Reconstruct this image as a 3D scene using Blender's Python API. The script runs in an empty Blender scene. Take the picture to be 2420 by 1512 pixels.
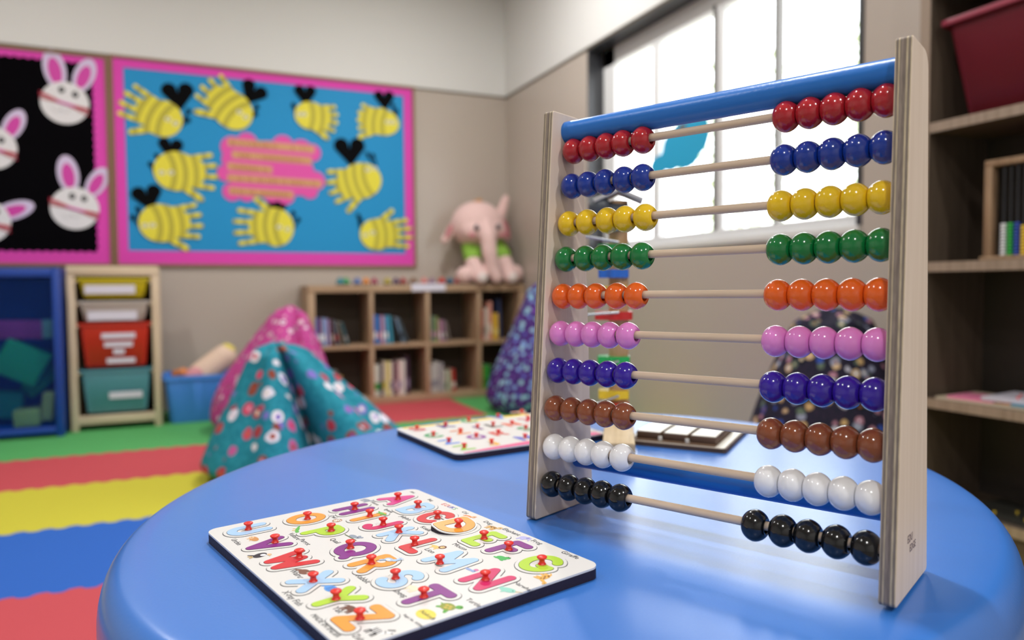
EXPOSURE = 0.0
SKY = 6.0
TABLE_HEX = '#1c70cc'
DOWNLIGHTS = [(.5, 1.1, 32), (1.4, -1.4, 40), (-.6, -1.4, 32), (1.3, 3.5, 34), (-1.0, 3.6, 23), (-1.3, 1.1, 14)]
import bpy, bmesh, math, random
import numpy as np
from mathutils import Vector, Matrix, Euler
random.seed(7)
PI = math.pi
sc = bpy.context.scene
COL = sc.collection

# ------------------------------------------------------------------ helpers
def lin(h):
    h = h.lstrip('#')
    out = []
    for i in (0, 2, 4):
        c = int(h[i:i+2], 16)/255
        out.append(c/12.92 if c <= .04045 else ((c+.055)/1.055)**2.4)
    return (out[0], out[1], out[2], 1)

def new_mat(name):
    m = bpy.data.materials.new(name); m.use_nodes = True
    nt = m.node_tree
    return m, nt, nt.nodes['Principled BSDF']

MC = {}
def mat(name, hexc, rough=.5, spec=.5, coat=0, metal=0, bump=0, bscale=200, var=0, vscale=8, sheen=0):
    if name in MC: return MC[name]
    m, nt, b = new_mat(name)
    N, L = nt.nodes, nt.links
    b.inputs['Base Color'].default_value = lin(hexc)
    b.inputs['Roughness'].default_value = rough
    b.inputs['Specular IOR Level'].default_value = spec
    b.inputs['Metallic'].default_value = metal
    b.inputs['Coat Weight'].default_value = coat
    b.inputs['Coat Roughness'].default_value = .08
    if sheen:
        b.inputs['Sheen Weight'].default_value = sheen
    if bump or var:
        tc = N.new('ShaderNodeTexCoord')
    if bump:
        n = N.new('ShaderNodeTexNoise'); n.inputs['Scale'].default_value = bscale; n.inputs['Detail'].default_value = 3
        bp = N.new('ShaderNodeBump'); bp.inputs['Strength'].default_value = bump; bp.inputs['Distance'].default_value = .002
        L.new(tc.outputs['Object'], n.inputs['Vector']); L.new(n.outputs['Fac'], bp.inputs['Height']); L.new(bp.outputs['Normal'], b.inputs['Normal'])
    if var:
        n = N.new('ShaderNodeTexNoise'); n.inputs['Scale'].default_value = vscale; n.inputs['Detail'].default_value = 4
        mx = N.new('ShaderNodeMix'); mx.data_type = 'RGBA'; mx.blend_type = 'MULTIPLY'
        mx.inputs[6].default_value = lin(hexc)
        mr = N.new('ShaderNodeMapRange'); mr.inputs[1].default_value = .3; mr.inputs[2].default_value = .7
        mr.inputs[3].default_value = 1-var; mr.inputs[4].default_value = 1
        L.new(tc.outputs['Object'], n.inputs['Vector']); L.new(n.outputs['Fac'], mr.inputs[0])
        mx.inputs[0].default_value = 1
        L.new(mr.outputs[0], mx.inputs[7]); L.new(mx.outputs[2], b.inputs['Base Color'])
    MC[name] = m
    return m

def wood(name, light, dark, axis=2, scale=1.0, rough=.55, strength=1.0, spec=.35):
    """straight grain along the object's own axis"""
    if name in MC: return MC[name]
    m, nt, b = new_mat(name); N, L = nt.nodes, nt.links
    tc = N.new('ShaderNodeTexCoord'); mp = N.new('ShaderNodeMapping')
    s = [90*scale]*3; s[axis] = 4*scale
    mp.inputs['Scale'].default_value = s
    n = N.new('ShaderNodeTexNoise'); n.inputs['Scale'].default_value = 1; n.inputs['Detail'].default_value = 5; n.inputs['Roughness'].default_value = .6
    cr = N.new('ShaderNodeValToRGB')
    e = cr.color_ramp.elements
    e[0].position = .5-.2/strength*.8; e[0].color = lin(dark); e[1].position = .5+.2/strength*.5; e[1].color = lin(light)
    L.new(tc.outputs['Object'], mp.inputs['Vector']); L.new(mp.outputs['Vector'], n.inputs['Vector'])
    L.new(n.outputs['Fac'], cr.inputs['Fac']); L.new(cr.outputs['Color'], b.inputs['Base Color'])
    bp = N.new('ShaderNodeBump'); bp.inputs['Strength'].default_value = .08; bp.inputs['Distance'].default_value = .001
    L.new(n.outputs['Fac'], bp.inputs['Height']); L.new(bp.outputs['Normal'], b.inputs['Normal'])
    b.inputs['Roughness'].default_value = rough; b.inputs['Specular IOR Level'].default_value = spec
    MC[name] = m
    return m

def fabric_print(name, base, motifs, scale, thr=.30, base2=None, rough=.85, inner=None, thr2=.14):
    """cloth with scattered round motifs, one random colour per motif"""
    m, nt, b = new_mat(name); N, L = nt.nodes, nt.links
    tc = N.new('ShaderNodeTexCoord')
    wn = N.new('ShaderNodeTexNoise'); wn.inputs['Scale'].default_value = scale*1.6; wn.inputs['Detail'].default_value = 2
    vm = N.new('ShaderNodeVectorMath'); vm.operation = 'SCALE'; vm.inputs['Scale'].default_value = .35/scale
    va = N.new('ShaderNodeVectorMath'); va.operation = 'ADD'
    L.new(tc.outputs['Object'], wn.inputs['Vector']); L.new(wn.outputs['Color'], vm.inputs[0]); L.new(tc.outputs['Object'], va.inputs[0]); L.new(vm.outputs[0], va.inputs[1])
    vo = N.new('ShaderNodeTexVoronoi'); vo.inputs['Scale'].default_value = scale; vo.inputs['Randomness'].default_value = .75
    L.new(va.outputs[0], vo.inputs['Vector'])
    sp = N.new('ShaderNodeSeparateColor'); L.new(vo.outputs['Color'], sp.inputs[0])
    def ramp(sock, cols):
        cr = N.new('ShaderNodeValToRGB'); cr.color_ramp.interpolation = 'CONSTANT'
        el = cr.color_ramp.elements
        while len(el) < len(cols): el.new(.5)
        for i, c in enumerate(cols):
            el[i].position = i/len(cols); el[i].color = lin(c)
        L.new(sock, cr.inputs['Fac']); return cr
    outer = ramp(sp.outputs[0], motifs)
    innr = ramp(sp.outputs[1], inner or motifs[::-1])
    def less(th):
        ma = N.new('ShaderNodeMapRange'); ma.inputs[1].default_value = th; ma.inputs[2].default_value = th*.86; ma.inputs[3].default_value = 0; ma.inputs[4].default_value = 1
        L.new(vo.outputs['Distance'], ma.inputs[0]); return ma
    m1 = N.new('ShaderNodeMix'); m1.data_type = 'RGBA'
    if base2:
        nn = N.new('ShaderNodeTexNoise'); nn.inputs['Scale'].default_value = scale*3; nn.inputs['Detail'].default_value = 5
        L.new(tc.outputs['Object'], nn.inputs['Vector'])
        mb = N.new('ShaderNodeMix'); mb.data_type = 'RGBA'; mb.inputs[6].default_value = lin(base); mb.inputs[7].default_value = lin(base2)
        mr = N.new('ShaderNodeMapRange'); mr.inputs[1].default_value = .4; mr.inputs[2].default_value = .62
        L.new(nn.outputs['Fac'], mr.inputs[0]); L.new(mr.outputs[0], mb.inputs[0]); L.new(mb.outputs[2], m1.inputs[6])
    else:
        m1.inputs[6].default_value = lin(base)
    L.new(less(thr).outputs[0], m1.inputs[0]); L.new(outer.outputs['Color'], m1.inputs[7])
    m2 = N.new('ShaderNodeMix'); m2.data_type = 'RGBA'
    L.new(less(thr2).outputs[0], m2.inputs[0]); L.new(m1.outputs[2], m2.inputs[6]); L.new(innr.outputs['Color'], m2.inputs[7])
    L.new(m2.outputs[2], b.inputs['Base Color'])
    b.inputs['Roughness'].default_value = rough; b.inputs['Specular IOR Level'].default_value = .2
    wv = N.new('ShaderNodeTexNoise'); wv.inputs['Scale'].default_value = 6; wv.inputs['Detail'].default_value = 3
    bp = N.new('ShaderNodeBump'); bp.inputs['Strength'].default_value = .5; bp.inputs['Distance'].default_value = .02
    L.new(tc.outputs['Object'], wv.inputs['Vector']); L.new(wv.outputs['Fac'], bp.inputs['Height']); L.new(bp.outputs['Normal'], b.inputs['Normal'])
    return m

# ---- mesh building
def finish(o, smooth=True, angle=40):
    if o.type == 'MESH' and smooth:
        me = o.data
        me.shade_smooth()
        me.set_sharp_from_angle(angle=math.radians(angle))
    return o

def mesh_obj(name, bm, mats, parent=None, loc=None, rot=None, smooth=True, angle=40):
    me = bpy.data.meshes.new(name)
    bmesh.ops.recalc_face_normals(bm, faces=bm.faces)
    bm.to_mesh(me); bm.free()
    return place(name, me, mats, parent, loc, rot, smooth, angle)

def place(name, me, mats, parent=None, loc=None, rot=None, smooth=True, angle=40):
    me.name = name
    if mats is not None:
        for m in (mats if isinstance(mats, (list, tuple)) else [mats]): me.materials.append(m)
    o = bpy.data.objects.new(name, me); COL.objects.link(o)
    if parent: o.parent = parent
    if loc is not None: o.location = loc
    if rot is not None: o.rotation_euler = rot
    return finish(o, smooth, angle)

def thing(name, label, cat, loc=(0, 0, 0), rot=(0, 0, 0), group=None):
    o = bpy.data.objects.new(name, None); COL.objects.link(o)
    o.empty_display_size = .05
    o.location = loc; o.rotation_euler = rot
    return tag(o, label, cat, group)

def tag(o, label, cat, group=None):
    o['label'] = label; o['category'] = cat
    if group: o['group'] = group
    return o

def structure(o):
    o['kind'] = 'structure'; return o

def box(bm, x0, x1, y0, y1, z0, z1, bev=0, mi=0, M=None, seg=2):
    r = bmesh.ops.create_cube(bm, size=1)
    vs = r['verts']
    for v in vs:
        v.co = Vector(((x0+x1)/2+v.co.x*(x1-x0), (y0+y1)/2+v.co.y*(y1-y0), (z0+z1)/2+v.co.z*(z1-z0)))
    fs = list({f for v in vs for f in v.link_faces})
    for f in fs: f.material_index = mi
    if bev:
        es = list({e for v in vs for e in v.link_edges})
        b = bmesh.ops.bevel(bm, geom=es, offset=bev, segments=seg, affect='EDGES', profile=.5)
        fs = list(set(f for f in fs if f.is_valid) | set(b['faces']))
        for f in fs: f.material_index = mi
        vs = list({v for f in fs for v in f.verts})
    if M is not None:
        for v in vs: v.co = M @ v.co
    return vs

def box_obj(name, dims, m, parent=None, bev=0, loc=None, rot=None, **k):
    bm = bmesh.new(); box(bm, *dims, bev=bev)
    return mesh_obj(name, bm, m, parent, loc, rot, **k)

def tube(bm, p0, p1, r0, r1=None, n=20, mi=0, caps=True):
    r1 = r0 if r1 is None else r1
    p0, p1 = Vector(p0), Vector(p1); d = (p1-p0).normalized()
    a = d.orthogonal().normalized(); b = d.cross(a)
    A, B = [], []
    for i in range(n):
        t = 2*PI*i/n; q = a*math.cos(t)+b*math.sin(t)
        A.append(bm.verts.new(p0+q*r0)); B.append(bm.verts.new(p1+q*r1))
    for i in range(n):
        f = bm.faces.new((A[i], A[(i+1) % n], B[(i+1) % n], B[i])); f.material_index = mi
    if caps:
        bm.faces.new(A[::-1]).material_index = mi; bm.faces.new(B).material_index = mi

def lathe(bm, prof, n=32, axis='z', mi=0, origin=(0, 0, 0), close=False, M=None):
    """prof: list of (r, h). r==0 gives a pole."""
    O = Vector(origin); rings = []
    for r, h in prof:
        if r < 1e-7:
            c = (0, 0, h) if axis == 'z' else (h, 0, 0)
            rings.append([bm.verts.new(O+Vector(c))])
        else:
            ring = []
            for i in range(n):
                t = 2*PI*i/n
                c = (r*math.cos(t), r*math.sin(t), h) if axis == 'z' else (h, r*math.cos(t), r*math.sin(t))
                ring.append(bm.verts.new(O+Vector(c)))
            rings.append(ring)
    seq = list(zip(rings, rings[1:]))
    if close: seq.append((rings[-1], rings[0]))
    for a, b in seq:
        if len(a) == 1 and len(b) == 1: continue
        for i in range(n):
            j = (i+1) % n
            if len(a) == 1: f = bm.faces.new((a[0], b[i], b[j]))
            elif len(b) == 1: f = bm.faces.new((a[i], a[j], b[0]))
            else: f = bm.faces.new((a[i], a[j], b[j], b[i]))
            f.material_index = mi
    if M is not None:
        for ring in rings:
            for v in ring: v.co = M @ v.co

def ellipsoid(bm, c, r, n=20, m=12, rot=None, mi=0):
    res = bmesh.ops.create_uvsphere(bm, u_segments=n, v_segments=m, radius=1)
    R = rot.to_matrix() if rot else Matrix.Identity(3)
    for v in res['verts']:
        v.co = Vector(c)+R @ Vector((v.co.x*r[0], v.co.y*r[1], v.co.z*r[2]))
        for f in v.link_faces: f.material_index = mi

def capsule_chain(bm, pts, rs, n=16, mi=0):
    for (p, q, a, b) in zip(pts, pts[1:], rs, rs[1:]):
        tube(bm, p, q, a, b, n, mi)
    for p, r in zip(pts, rs): ellipsoid(bm, p, (r, r, r), n, 10, mi=mi)

# ---- flat shapes: closed loops in (x, y) made into a slab of real thickness
def slab_mesh(loops, z0, z1):
    cu = bpy.data.curves.new('c', 'CURVE'); cu.dimensions = '2D'; cu.fill_mode = 'BOTH'
    cu.extrude = (z1-z0)/2
    for lp in loops:
        s = cu.splines.new('POLY'); s.points.add(len(lp)-1)
        for p, q in zip(s.points, lp): p.co = (q[0], q[1], 0, 1)
        s.use_cyclic_u = True
    ob = bpy.data.objects.new('c', cu)
    me = bpy.data.meshes.new_from_object(ob)
    bpy.data.objects.remove(ob); bpy.data.curves.remove(cu)
    me.materials.clear()
    for v in me.vertices: v.co.z += (z0+z1)/2
    return me

def slab(name, loops, z0, z1, m, parent=None, loc=None, rot=None, smooth=False):
    return place(name, slab_mesh(loops, z0, z1), m, parent, loc, rot, smooth, 30)

def text_mesh(body, size, thick=.0002, align='LEFT', shear=0, spacing=1.0):
    cu = bpy.data.curves.new('t', 'FONT'); cu.body = body; cu.size = size; cu.extrude = thick/2
    cu.align_x = align; cu.shear = shear; cu.resolution_u = 3; cu.space_character = spacing
    ob = bpy.data.objects.new('t', cu)
    me = bpy.data.meshes.new_from_object(ob)
    bpy.data.objects.remove(ob); bpy.data.curves.remove(cu)
    me.materials.clear()
    return me

def text_obj(name, body, size, m, parent, loc, rot=(0, 0, 0), **k):
    return place(name, text_mesh(body, size, **k), m, parent, loc, rot, False)

# signed-distance shapes -> outlines
def sd_capsule(X, Y, ax, ay, bx, by, r0, r1=None):
    r1 = r0 if r1 is None else r1
    dx, dy = bx-ax, by-ay; L2 = dx*dx+dy*dy+1e-12
    t = np.clip(((X-ax)*dx+(Y-ay)*dy)/L2, 0, 1)
    return np.hypot(X-ax-t*dx, Y-ay-t*dy)-(r0+(r1-r0)*t)

def sd_ellipse(X, Y, cx, cy, rx, ry, rot=0):
    c, s = math.cos(rot), math.sin(rot)
    u = (X-cx)*c+(Y-cy)*s; v = -(X-cx)*s+(Y-cy)*c
    k = np.hypot(u/rx, v/ry)
    g = np.hypot(u/rx**2, v/ry**2)+1e-9
    return k*(k-1)/np.maximum(g, 1e-9)*1.0

def contour(F, xs, ys, iso=0.0):
    """closed loops of F == iso (F < iso inside)"""
    V = F-iso; V[V == 0] = 1e-9
    V = V.copy(); V[0, :] = V[-1, :] = 1; V[:, 0] = V[:, -1] = 1
    S = V < 0
    act = np.argwhere((S[:-1, :-1] != S[1:, :-1]) | (S[:-1, :-1] != S[:-1, 1:]) | (S[:-1, :-1] != S[1:, 1:]))
    nxt = {}
    def pt(e):
        (j, i), d = e[0], e[1]
        if d == 0:
            a, b = V[j, i], V[j, i+1]; t = a/(a-b); return (xs[i]+t*(xs[i+1]-xs[i]), ys[j])
        a, b = V[j, i], V[j+1, i]; t = a/(a-b); return (xs[i], ys[j]+t*(ys[j+1]-ys[j]))
    for j, i in act:
        c = (S[j, i], S[j, i+1], S[j+1, i+1], S[j+1, i])
        E = [((j, i), 0), ((j, i+1), 1), ((j+1, i), 0), ((j, i), 1)]
        # edges between corner k and k+1 ; walk with the inside on the left
        ins, outs = [], []
        for k in range(4):
            a, b = c[k], c[(k+1) % 4]
            if a and not b: outs.append(k)
            elif b and not a: ins.append(k)
        if len(outs) == 1: nxt[E[outs[0]]] = E[ins[0]]
        elif len(outs) == 2:
            for k in outs:
                kk = (k+3) % 4 if (k+3) % 4 in ins else (k+1) % 4
                nxt[E[k]] = E[kk]
    loops = []
    while nxt:
        st = next(iter(nxt)); e = st; lp = []
        while e in nxt:
            lp.append(pt(e)); e = nxt.pop(e)
        if len(lp) > 5: loops.append(lp)
    return loops

def grid(x0, x1, y0, y1, step):
    xs = np.arange(x0, x1+step, step); ys = np.arange(y0, y1+step, step)
    X, Y = np.meshgrid(xs, ys); return xs, ys, X, Y

def rounded_poly(pts, rads, seg=6):
    out = []; n = len(pts)
    for i in range(n):
        p = Vector(pts[i]); a = (Vector(pts[i-1])-p).normalized(); b = (Vector(pts[(i+1) % n])-p).normalized()
        r = rads[i] if isinstance(rads, (list, tuple)) else rads
        if r <= 0: out.append((p.x, p.y)); continue
        ang = a.angle(b); d = r/math.tan(ang/2)
        q0, q1 = p+a*d, p+b*d
        c = p+(a+b).normalized()*(r/math.sin(ang/2))
        a0 = math.atan2(q0.y-c.y, q0.x-c.x); a1 = math.atan2(q1.y-c.y, q1.x-c.x)
        da = (a1-a0+PI) % (2*PI)-PI
        for k in range(seg+1):
            t = a0+da*k/seg; out.append((c.x+r*math.cos(t), c.y+r*math.sin(t)))
    return out

# ------------------------------------------------------------------ camera
cam = bpy.data.cameras.new('camera'); cam.sensor_width = 36; cam.sensor_fit = 'HORIZONTAL'
cam.lens = 1729.76/2420*36
cam.clip_start = .02; cam.clip_end = 200
cam.dof.use_dof = True; cam.dof.focus_distance = .66; cam.dof.aperture_fstop = 3.6
co = bpy.data.objects.new('camera', cam); COL.objects.link(co)
R_, F_, U_ = Vector((.91309836, -.40766718, -.00767186)), Vector((.40697088, .91237071, -.04420845)), Vector((.02502192, .03724444, .99899287))
Mx = Matrix((R_, U_, -F_)).transposed().to_4x4(); Mx.translation = (0, 0, .78)
co.matrix_world = Mx
sc.camera = co
vs = sc.view_settings
vs.view_transform = 'Standard'; vs.look = 'None'; vs.gamma = 1; vs.use_curve_mapping = False
vs.exposure = EXPOSURE

ZT = .545                      # table top
YB = 5.2                       # back wall
XR = 2.281                     # right wall
XW = 2.386                     # window sash plane

# ------------------------------------------------------------------ sky and lamps
w = bpy.data.worlds.new('sky'); sc.world = w; w.use_nodes = True
bg = w.node_tree.nodes['Background']; bg.inputs['Color'].default_value = (.93, .97, 1, 1); bg.inputs['Strength'].default_value = SKY

def area(name, loc, rot, sx, sy, power, color=(1, 1, 1), shape='RECTANGLE'):
    l = bpy.data.lights.new(name, 'AREA'); l.shape = shape; l.size = sx; l.size_y = sy; l.energy = power; l.color = color
    o = bpy.data.objects.new(name, l); COL.objects.link(o); o.location = loc; o.rotation_euler = rot
    return o, l
# small round downlights set into the ceiling
for x, y, p in DOWNLIGHTS:
    area('ceiling_downlight', (x, y, 3.04), (0, 0, 0), .13, .13, p, (1, .985, .965), 'DISK')

# ------------------------------------------------------------------ room shell
M_white = mat('white wall paint', '#dddcd9', .7, .3, bump=.05, bscale=300)
M_beige = mat('beige wall panel', '#b8aca1', .28, .45, bump=.02, bscale=40)
M_shadeline = mat('wall step shade line', '#6b6254', .5)  # painted shadow line under the projecting white upper wall
M_ceil = mat('ceiling paint', '#e6e4de', .8)
M_floor = mat('grey concrete floor', '#8d877d', .7, var=.2)

bm = bmesh.new()
box(bm, -3.2, 2.45, YB, YB+.15, -.012, 2.225, mi=0)
box(bm, -3.2, 2.45, YB-.012, YB+.15, 2.237, 3.06, mi=1)
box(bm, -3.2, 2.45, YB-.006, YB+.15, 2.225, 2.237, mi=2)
structure(mesh_obj('wall_back', bm, [M_beige, M_white, M_shadeline], smooth=False))
WY0, WY1, WZ0, WZ1 = 1.95, 3.943, 1.0, 2.225
bm = bmesh.new()
box(bm, XR, XR+.2, WY1, YB+.1, -.012, 2.225, mi=0)
box(bm, XR, XR+.2, -3, WY0, -.012, 2.225, mi=0)
box(bm, XR, XR+.2, WY0, WY1, -.012, WZ0, mi=0)
box(bm, XR-.012, XR+.2, -3, YB+.1, 2.237, 3.06, mi=1)
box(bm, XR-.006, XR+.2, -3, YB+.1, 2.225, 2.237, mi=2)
structure(mesh_obj('wall_right', bm, [M_beige, M_white, M_shadeline], smooth=False))
structure(box_obj('wall_left', (-3.35, -3.2, -3, YB+.15, -.012, 3.06), M_white, smooth=False))
structure(box_obj('wall_front', (-3.35, 2.48, -3.15, -3, -.012, 3.06), M_white, smooth=False))
structure(box_obj('ceiling', (-3.35, 2.48, -3.15, YB+.15, 3.06, 3.2), M_ceil, smooth=False))
structure(box_obj('floor', (-3.35, 2.48, -3.15, YB+.15, -.2, -.012), M_floor, smooth=False))

# ---- window: dark lined reveal, white sashes, thin bars, panes
M_dark = mat('charcoal window lining', '#3a3b3f', .32, .5)
M_sash = mat('white window frame', '#e4e4e4', .35, .5)
M_bar = mat('grey glazing bar', '#77736f', .4)
gm, nt, b = new_mat('window glass'); N, L = nt.nodes, nt.links
tr = N.new('ShaderNodeBsdfTransparent'); gl = N.new('ShaderNodeBsdfGlossy'); gl.inputs['Roughness'].default_value = .02
lw = N.new('ShaderNodeLayerWeight'); lw.inputs['Blend'].default_value = .5; fr = N.new('ShaderNodeMath'); fr.operation = 'POWER'; fr.inputs[1].default_value = 4.5; mxs = N.new('ShaderNodeMixShader')
mf = N.new('ShaderNodeMath'); mf.operation = 'MULTIPLY_ADD'; mf.inputs[1].default_value = .6; mf.inputs[2].default_value = .03
L.new(lw.outputs['Facing'], fr.inputs[0]); L.new(fr.outputs[0], mf.inputs[0]); L.new(mf.outputs[0], mxs.inputs[0]); L.new(tr.outputs[0], mxs.inputs[1]); L.new(gl.outputs[0], mxs.inputs[2]); L.new(mxs.outputs[0], N['Material Output'].inputs['Surface'])
M_glass = gm
win = bpy.data.objects.new('window_1', None); COL.objects.link(win); structure(win)
win.location = (XR, (WY0+WY1)/2, WZ0)
def wpart(name, dims, m, bev=0, parent=None):
    o = box_obj(name, dims, m, None, bev, smooth=False)
    o.parent = win; o.location = (-XR, -(WY0+WY1)/2, -WZ0); structure(o); return o
# lining of the recess
bm = bmesh.new()
for d in [(XR-.004, XW+.05, WY1-.006, WY1+.004, WZ0, WZ1), (XR-.004, XW+.05, WY0-.004, WY0+.02, WZ0, WZ1), (XR-.004, XW+.05, WY0, WY1, WZ1-.006, WZ1+.004)]:
    box(bm, *d)
o = mesh_obj('reveal_lining', bm, M_dark, smooth=False); o.parent = win; o.location = (-XR, -(WY0+WY1)/2, -WZ0); structure(o)
bm = bmesh.new()
y0, y1 = WY0+.02, WY1-.006
box(bm, XW, XW+.05, y1-.13, y1, WZ0, WZ1-.006, .004)
box(bm, XW, XW+.05, y0, y0+.03, WZ0, WZ1-.006, .004)
box(bm, XW, XW+.05, y0, y1, WZ1-.112, WZ1-.006, .004)
box(bm, XW, XW+.05, y0, y1, WZ0, WZ0+.055, .004)
box(bm, XW-.02, XW+.03, y0, y1, WZ0-.0, WZ0+.018, .003)
box(bm, XW+.004, XW+.046, 3.36, 3.43, WZ0, WZ1-.006, .004)
box(bm, XW+.004, XW+.046, 2.84, 2.885, WZ0, WZ1-.006, .004)
o = mesh_obj('sash_frame', bm, M_sash, smooth=False); o.parent = win; o.location = (-XR, -(WY0+WY1)/2, -WZ0); structure(o)
for yy, ww in ((2.90, .028), (2.495, .022)):
    wpart('glazing_bar', (XW+.0, XW+.04, yy-ww/2, yy+ww/2, WZ0+.05, WZ1-.08), M_bar, .002)
for a, c in ((y0+.03, 2.485), (2.505, 2.84), (2.91, 3.36), (3.43, y1-.13)):
    wpart('pane', (XW+.026, XW+.030, a-.005, c+.005, WZ0+.05, WZ1-.11), M_glass)
# window ledge inside the recess
wpart('window_sill', (XR-.015, XW+.0, WY0, WY1, WZ0-.03, WZ0), mat('white sill', '#dad8d4', .4), .004)

# paper decoration stuck on the pane
M_cyan = mat('cyan craft paper', '#1fa3cf', .6)
xs, ys, X, Y = grid(-.32, .32, -.2, .2, .006)
F = np.minimum.reduce([sd_ellipse(X, Y, 0, 0, .17, .105), sd_ellipse(X, Y, .13, .025, .085, .10), sd_ellipse(X, Y, -.09, -.05, .10, .075), sd_ellipse(X, Y, .02, .06, .12, .06), sd_ellipse(X, Y, -.20, -.075, .085, .05), sd_ellipse(X, Y, .03, -.07, .11, .06)])
t = thing('paper_cloud', 'cyan cloud shaped paper cut-out stuck on the bright window pane', 'window decoration', (XW-.002, 3.15, 1.520), (PI/2, 0, -PI/2))
slab('cloud_sheet', contour(F, xs, ys), -.001, .001, M_cyan, t)
slab('brown_tag', [[(-.025, .07), (.03, .075), (.03, .10), (-.025, .095)]], .001, .0025, mat('brown card', '#6d5a4a', .7), t)

# ---- outside: ground and two bushy trees beyond the glass
structure(box_obj('ground', (2.6, 40, -25, 35, -1.2, -1.0), mat('sunlit paving', '#c9c8bd', .9), smooth=False))
M_leaf = mat('sunlit leaves', '#d3dfb8', .6, var=.3, vscale=3)
M_bark = mat('bark', '#c4baa8', .9)
def tree(loc, h, label, seed):
    rnd = random.Random(seed)
    t = thing('tree', label, 'tree', loc)
    bm = bmesh.new(); tube(bm, (0, 0, 0), (.1, .05, h*.75), .12, .06, 10)
    for k in range(5): tube(bm, (.05, .02, h*(.4+.07*k)), (rnd.uniform(-1, 1), rnd.uniform(-1, 1), h*(.65+.05*k)), .05, .02, 6)
    mesh_obj('trunk', bm, M_bark, t)
    bm = bmesh.new()
    for k in range(1500):
        a, r, zz = rnd.uniform(0, 2*PI), rnd.uniform(.2, 1)**.6*1.5, rnd.uniform(.36, 1)
        c = Vector((r*math.cos(a)*(1.1-abs(zz-.65)), r*math.sin(a)*(1.1-abs(zz-.65)), h*zz))
        s = rnd.uniform(.06, .14)
        M = Matrix.Translation(c) @ Euler((rnd.uniform(-1, 1), rnd.uniform(-1, 1), rnd.uniform(0, 6))).to_matrix().to_4x4()
        v = [bm.verts.new(M @ Vector(q)) for q in ((-s, 0, 0), (0, -s*.45, .01), (s, 0, 0), (0, s*.45, .01))]
        bm.faces.new(v)
    mesh_obj('foliage', bm, M_leaf, t)
tree((9.8, 11.2, -1), 6.0, 'pale leafy tree outside, seen through the left window panes', 3)
tree((9.0, 6.6, -1), 5.4, 'pale leafy tree outside, seen through the middle window panes', 5)

# ------------------------------------------------------------------ foam floor mats
def foam_mat(x0, x1, y0, y1, m, label):
    amp, per = .009, .075
    def edge(a, b, f, fixed, horiz, flip):
        n = max(2, int(abs(b-a)/.0125)); out = []
        for i in range(n):
            s = a+(b-a)*i/n; d = amp*max(-1, min(1, 1.8*math.sin(2*PI*s/per)))
            if abs(s-a) < .02 or abs(s-b) < .02: d = 0
            out.append((s, fixed+d) if horiz else (fixed+d, s))
        return out
    g = .0007
    lp = edge(x0+g, x1-g, 0, y0+g, True, 0)+edge(y0+g, y1-g, 0, x1-g, False, 0)+edge(x1-g, x0+g, 0, y1-g, True, 0)+edge(y1-g, y0+g, 0, x0+g, False, 0)
    cx, cy = (x0+x1)/2, (y0+y1)/2
    o = slab('foam_mat', [[(a-cx, b-cy) for a, b in lp]], -.012, 0, m, None, (cx, cy, 0))
    tag(o, label, 'floor mat', 'foam floor mats')
F_green = mat('green foam', '#57ac62', .75, .3, bump=.15, bscale=400)
F_red = mat('red foam', '#c64e56', .75, .3, bump=.15, bscale=400)
F_yel = mat('yellow foam', '#cbc33c', .75, .3, bump=.15, bscale=400)
F_blue = mat('blue foam', '#2b64c0', .75, .3, bump=.15, bscale=400)
foam_mat(-2.4, .6, 3.99, 5.18, F_green, 'green foam mat strip under the tray rack and blue cabinet')
foam_mat(-2.4, .6, 3.385, 3.99, F_red, 'red foam mat strip between the green strip and a yellow strip')
foam_mat(-2.4, 2.26, 2.785, 3.385, F_yel, 'yellow foam mat strip between a red strip and the blue strip')
foam_mat(-2.4, 2.26, 2.19, 2.785, F_blue, 'blue foam mat strip, the only blue one on the floor')
foam_mat(-2.4, 2.26, 1.59, 2.19, F_red, 'red foam mat strip in the bottom left corner, nearest the table')
foam_mat(-2.4, 2.26, .99, 1.59, F_yel, 'yellow foam mat strip showing at the right edge below the table rim')
foam_mat(.6, 1.685, 4.13, 5.18, F_red, 'small red foam mat in front of the cube bookshelf')
foam_mat(1.685, 2.26, 4.13, 5.18, F_green, 'green foam mat under the purple bean bag by the bookshelf')
foam_mat(.6, 2.26, 3.385, 4.13, F_green, 'green foam mat just beyond the table, a thin strip below the red mat')

# ------------------------------------------------------------------ table
def plastic_blue():
    m, nt, b = new_mat('blue table plastic'); N, L = nt.nodes, nt.links
    b.inputs['Base Color'].default_value = lin(TABLE_HEX)
    b.inputs['Roughness'].default_value = .55; b.inputs['Coat Weight'].default_value = .8; b.inputs['Coat Roughness'].default_value = .24; b.inputs['Specular IOR Level'].default_value = .9
    tc = N.new('ShaderNodeTexCoord')
    n = N.new('ShaderNodeTexNoise'); n.inputs['Scale'].default_value = 420; n.inputs['Detail'].default_value = 2
    n2 = N.new('ShaderNodeTexNoise'); n2.inputs['Scale'].default_value = 7; n2.inputs['Detail'].default_value = 2
    ad = N.new('ShaderNodeMath'); ad.operation = 'MULTIPLY_ADD'; ad.inputs[1].default_value = 12
    bp = N.new('ShaderNodeBump'); bp.inputs['Strength'].default_value = .22; bp.inputs['Distance'].default_value = .0009
    L.new(tc.outputs['Object'], n.inputs['Vector']); L.new(tc.outputs['Object'], n2.inputs['Vector'])
    L.new(n2.outputs['Fac'], ad.inputs[0]); L.new(n.outputs['Fac'], ad.inputs[2])
    L.new(ad.outputs[0], bp.inputs['Height']); L.new(bp.outputs['Normal'], b.inputs['Normal'])
    return m
M_table = plastic_blue()
TA, TB, TH = .499, .428, .57584
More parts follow.
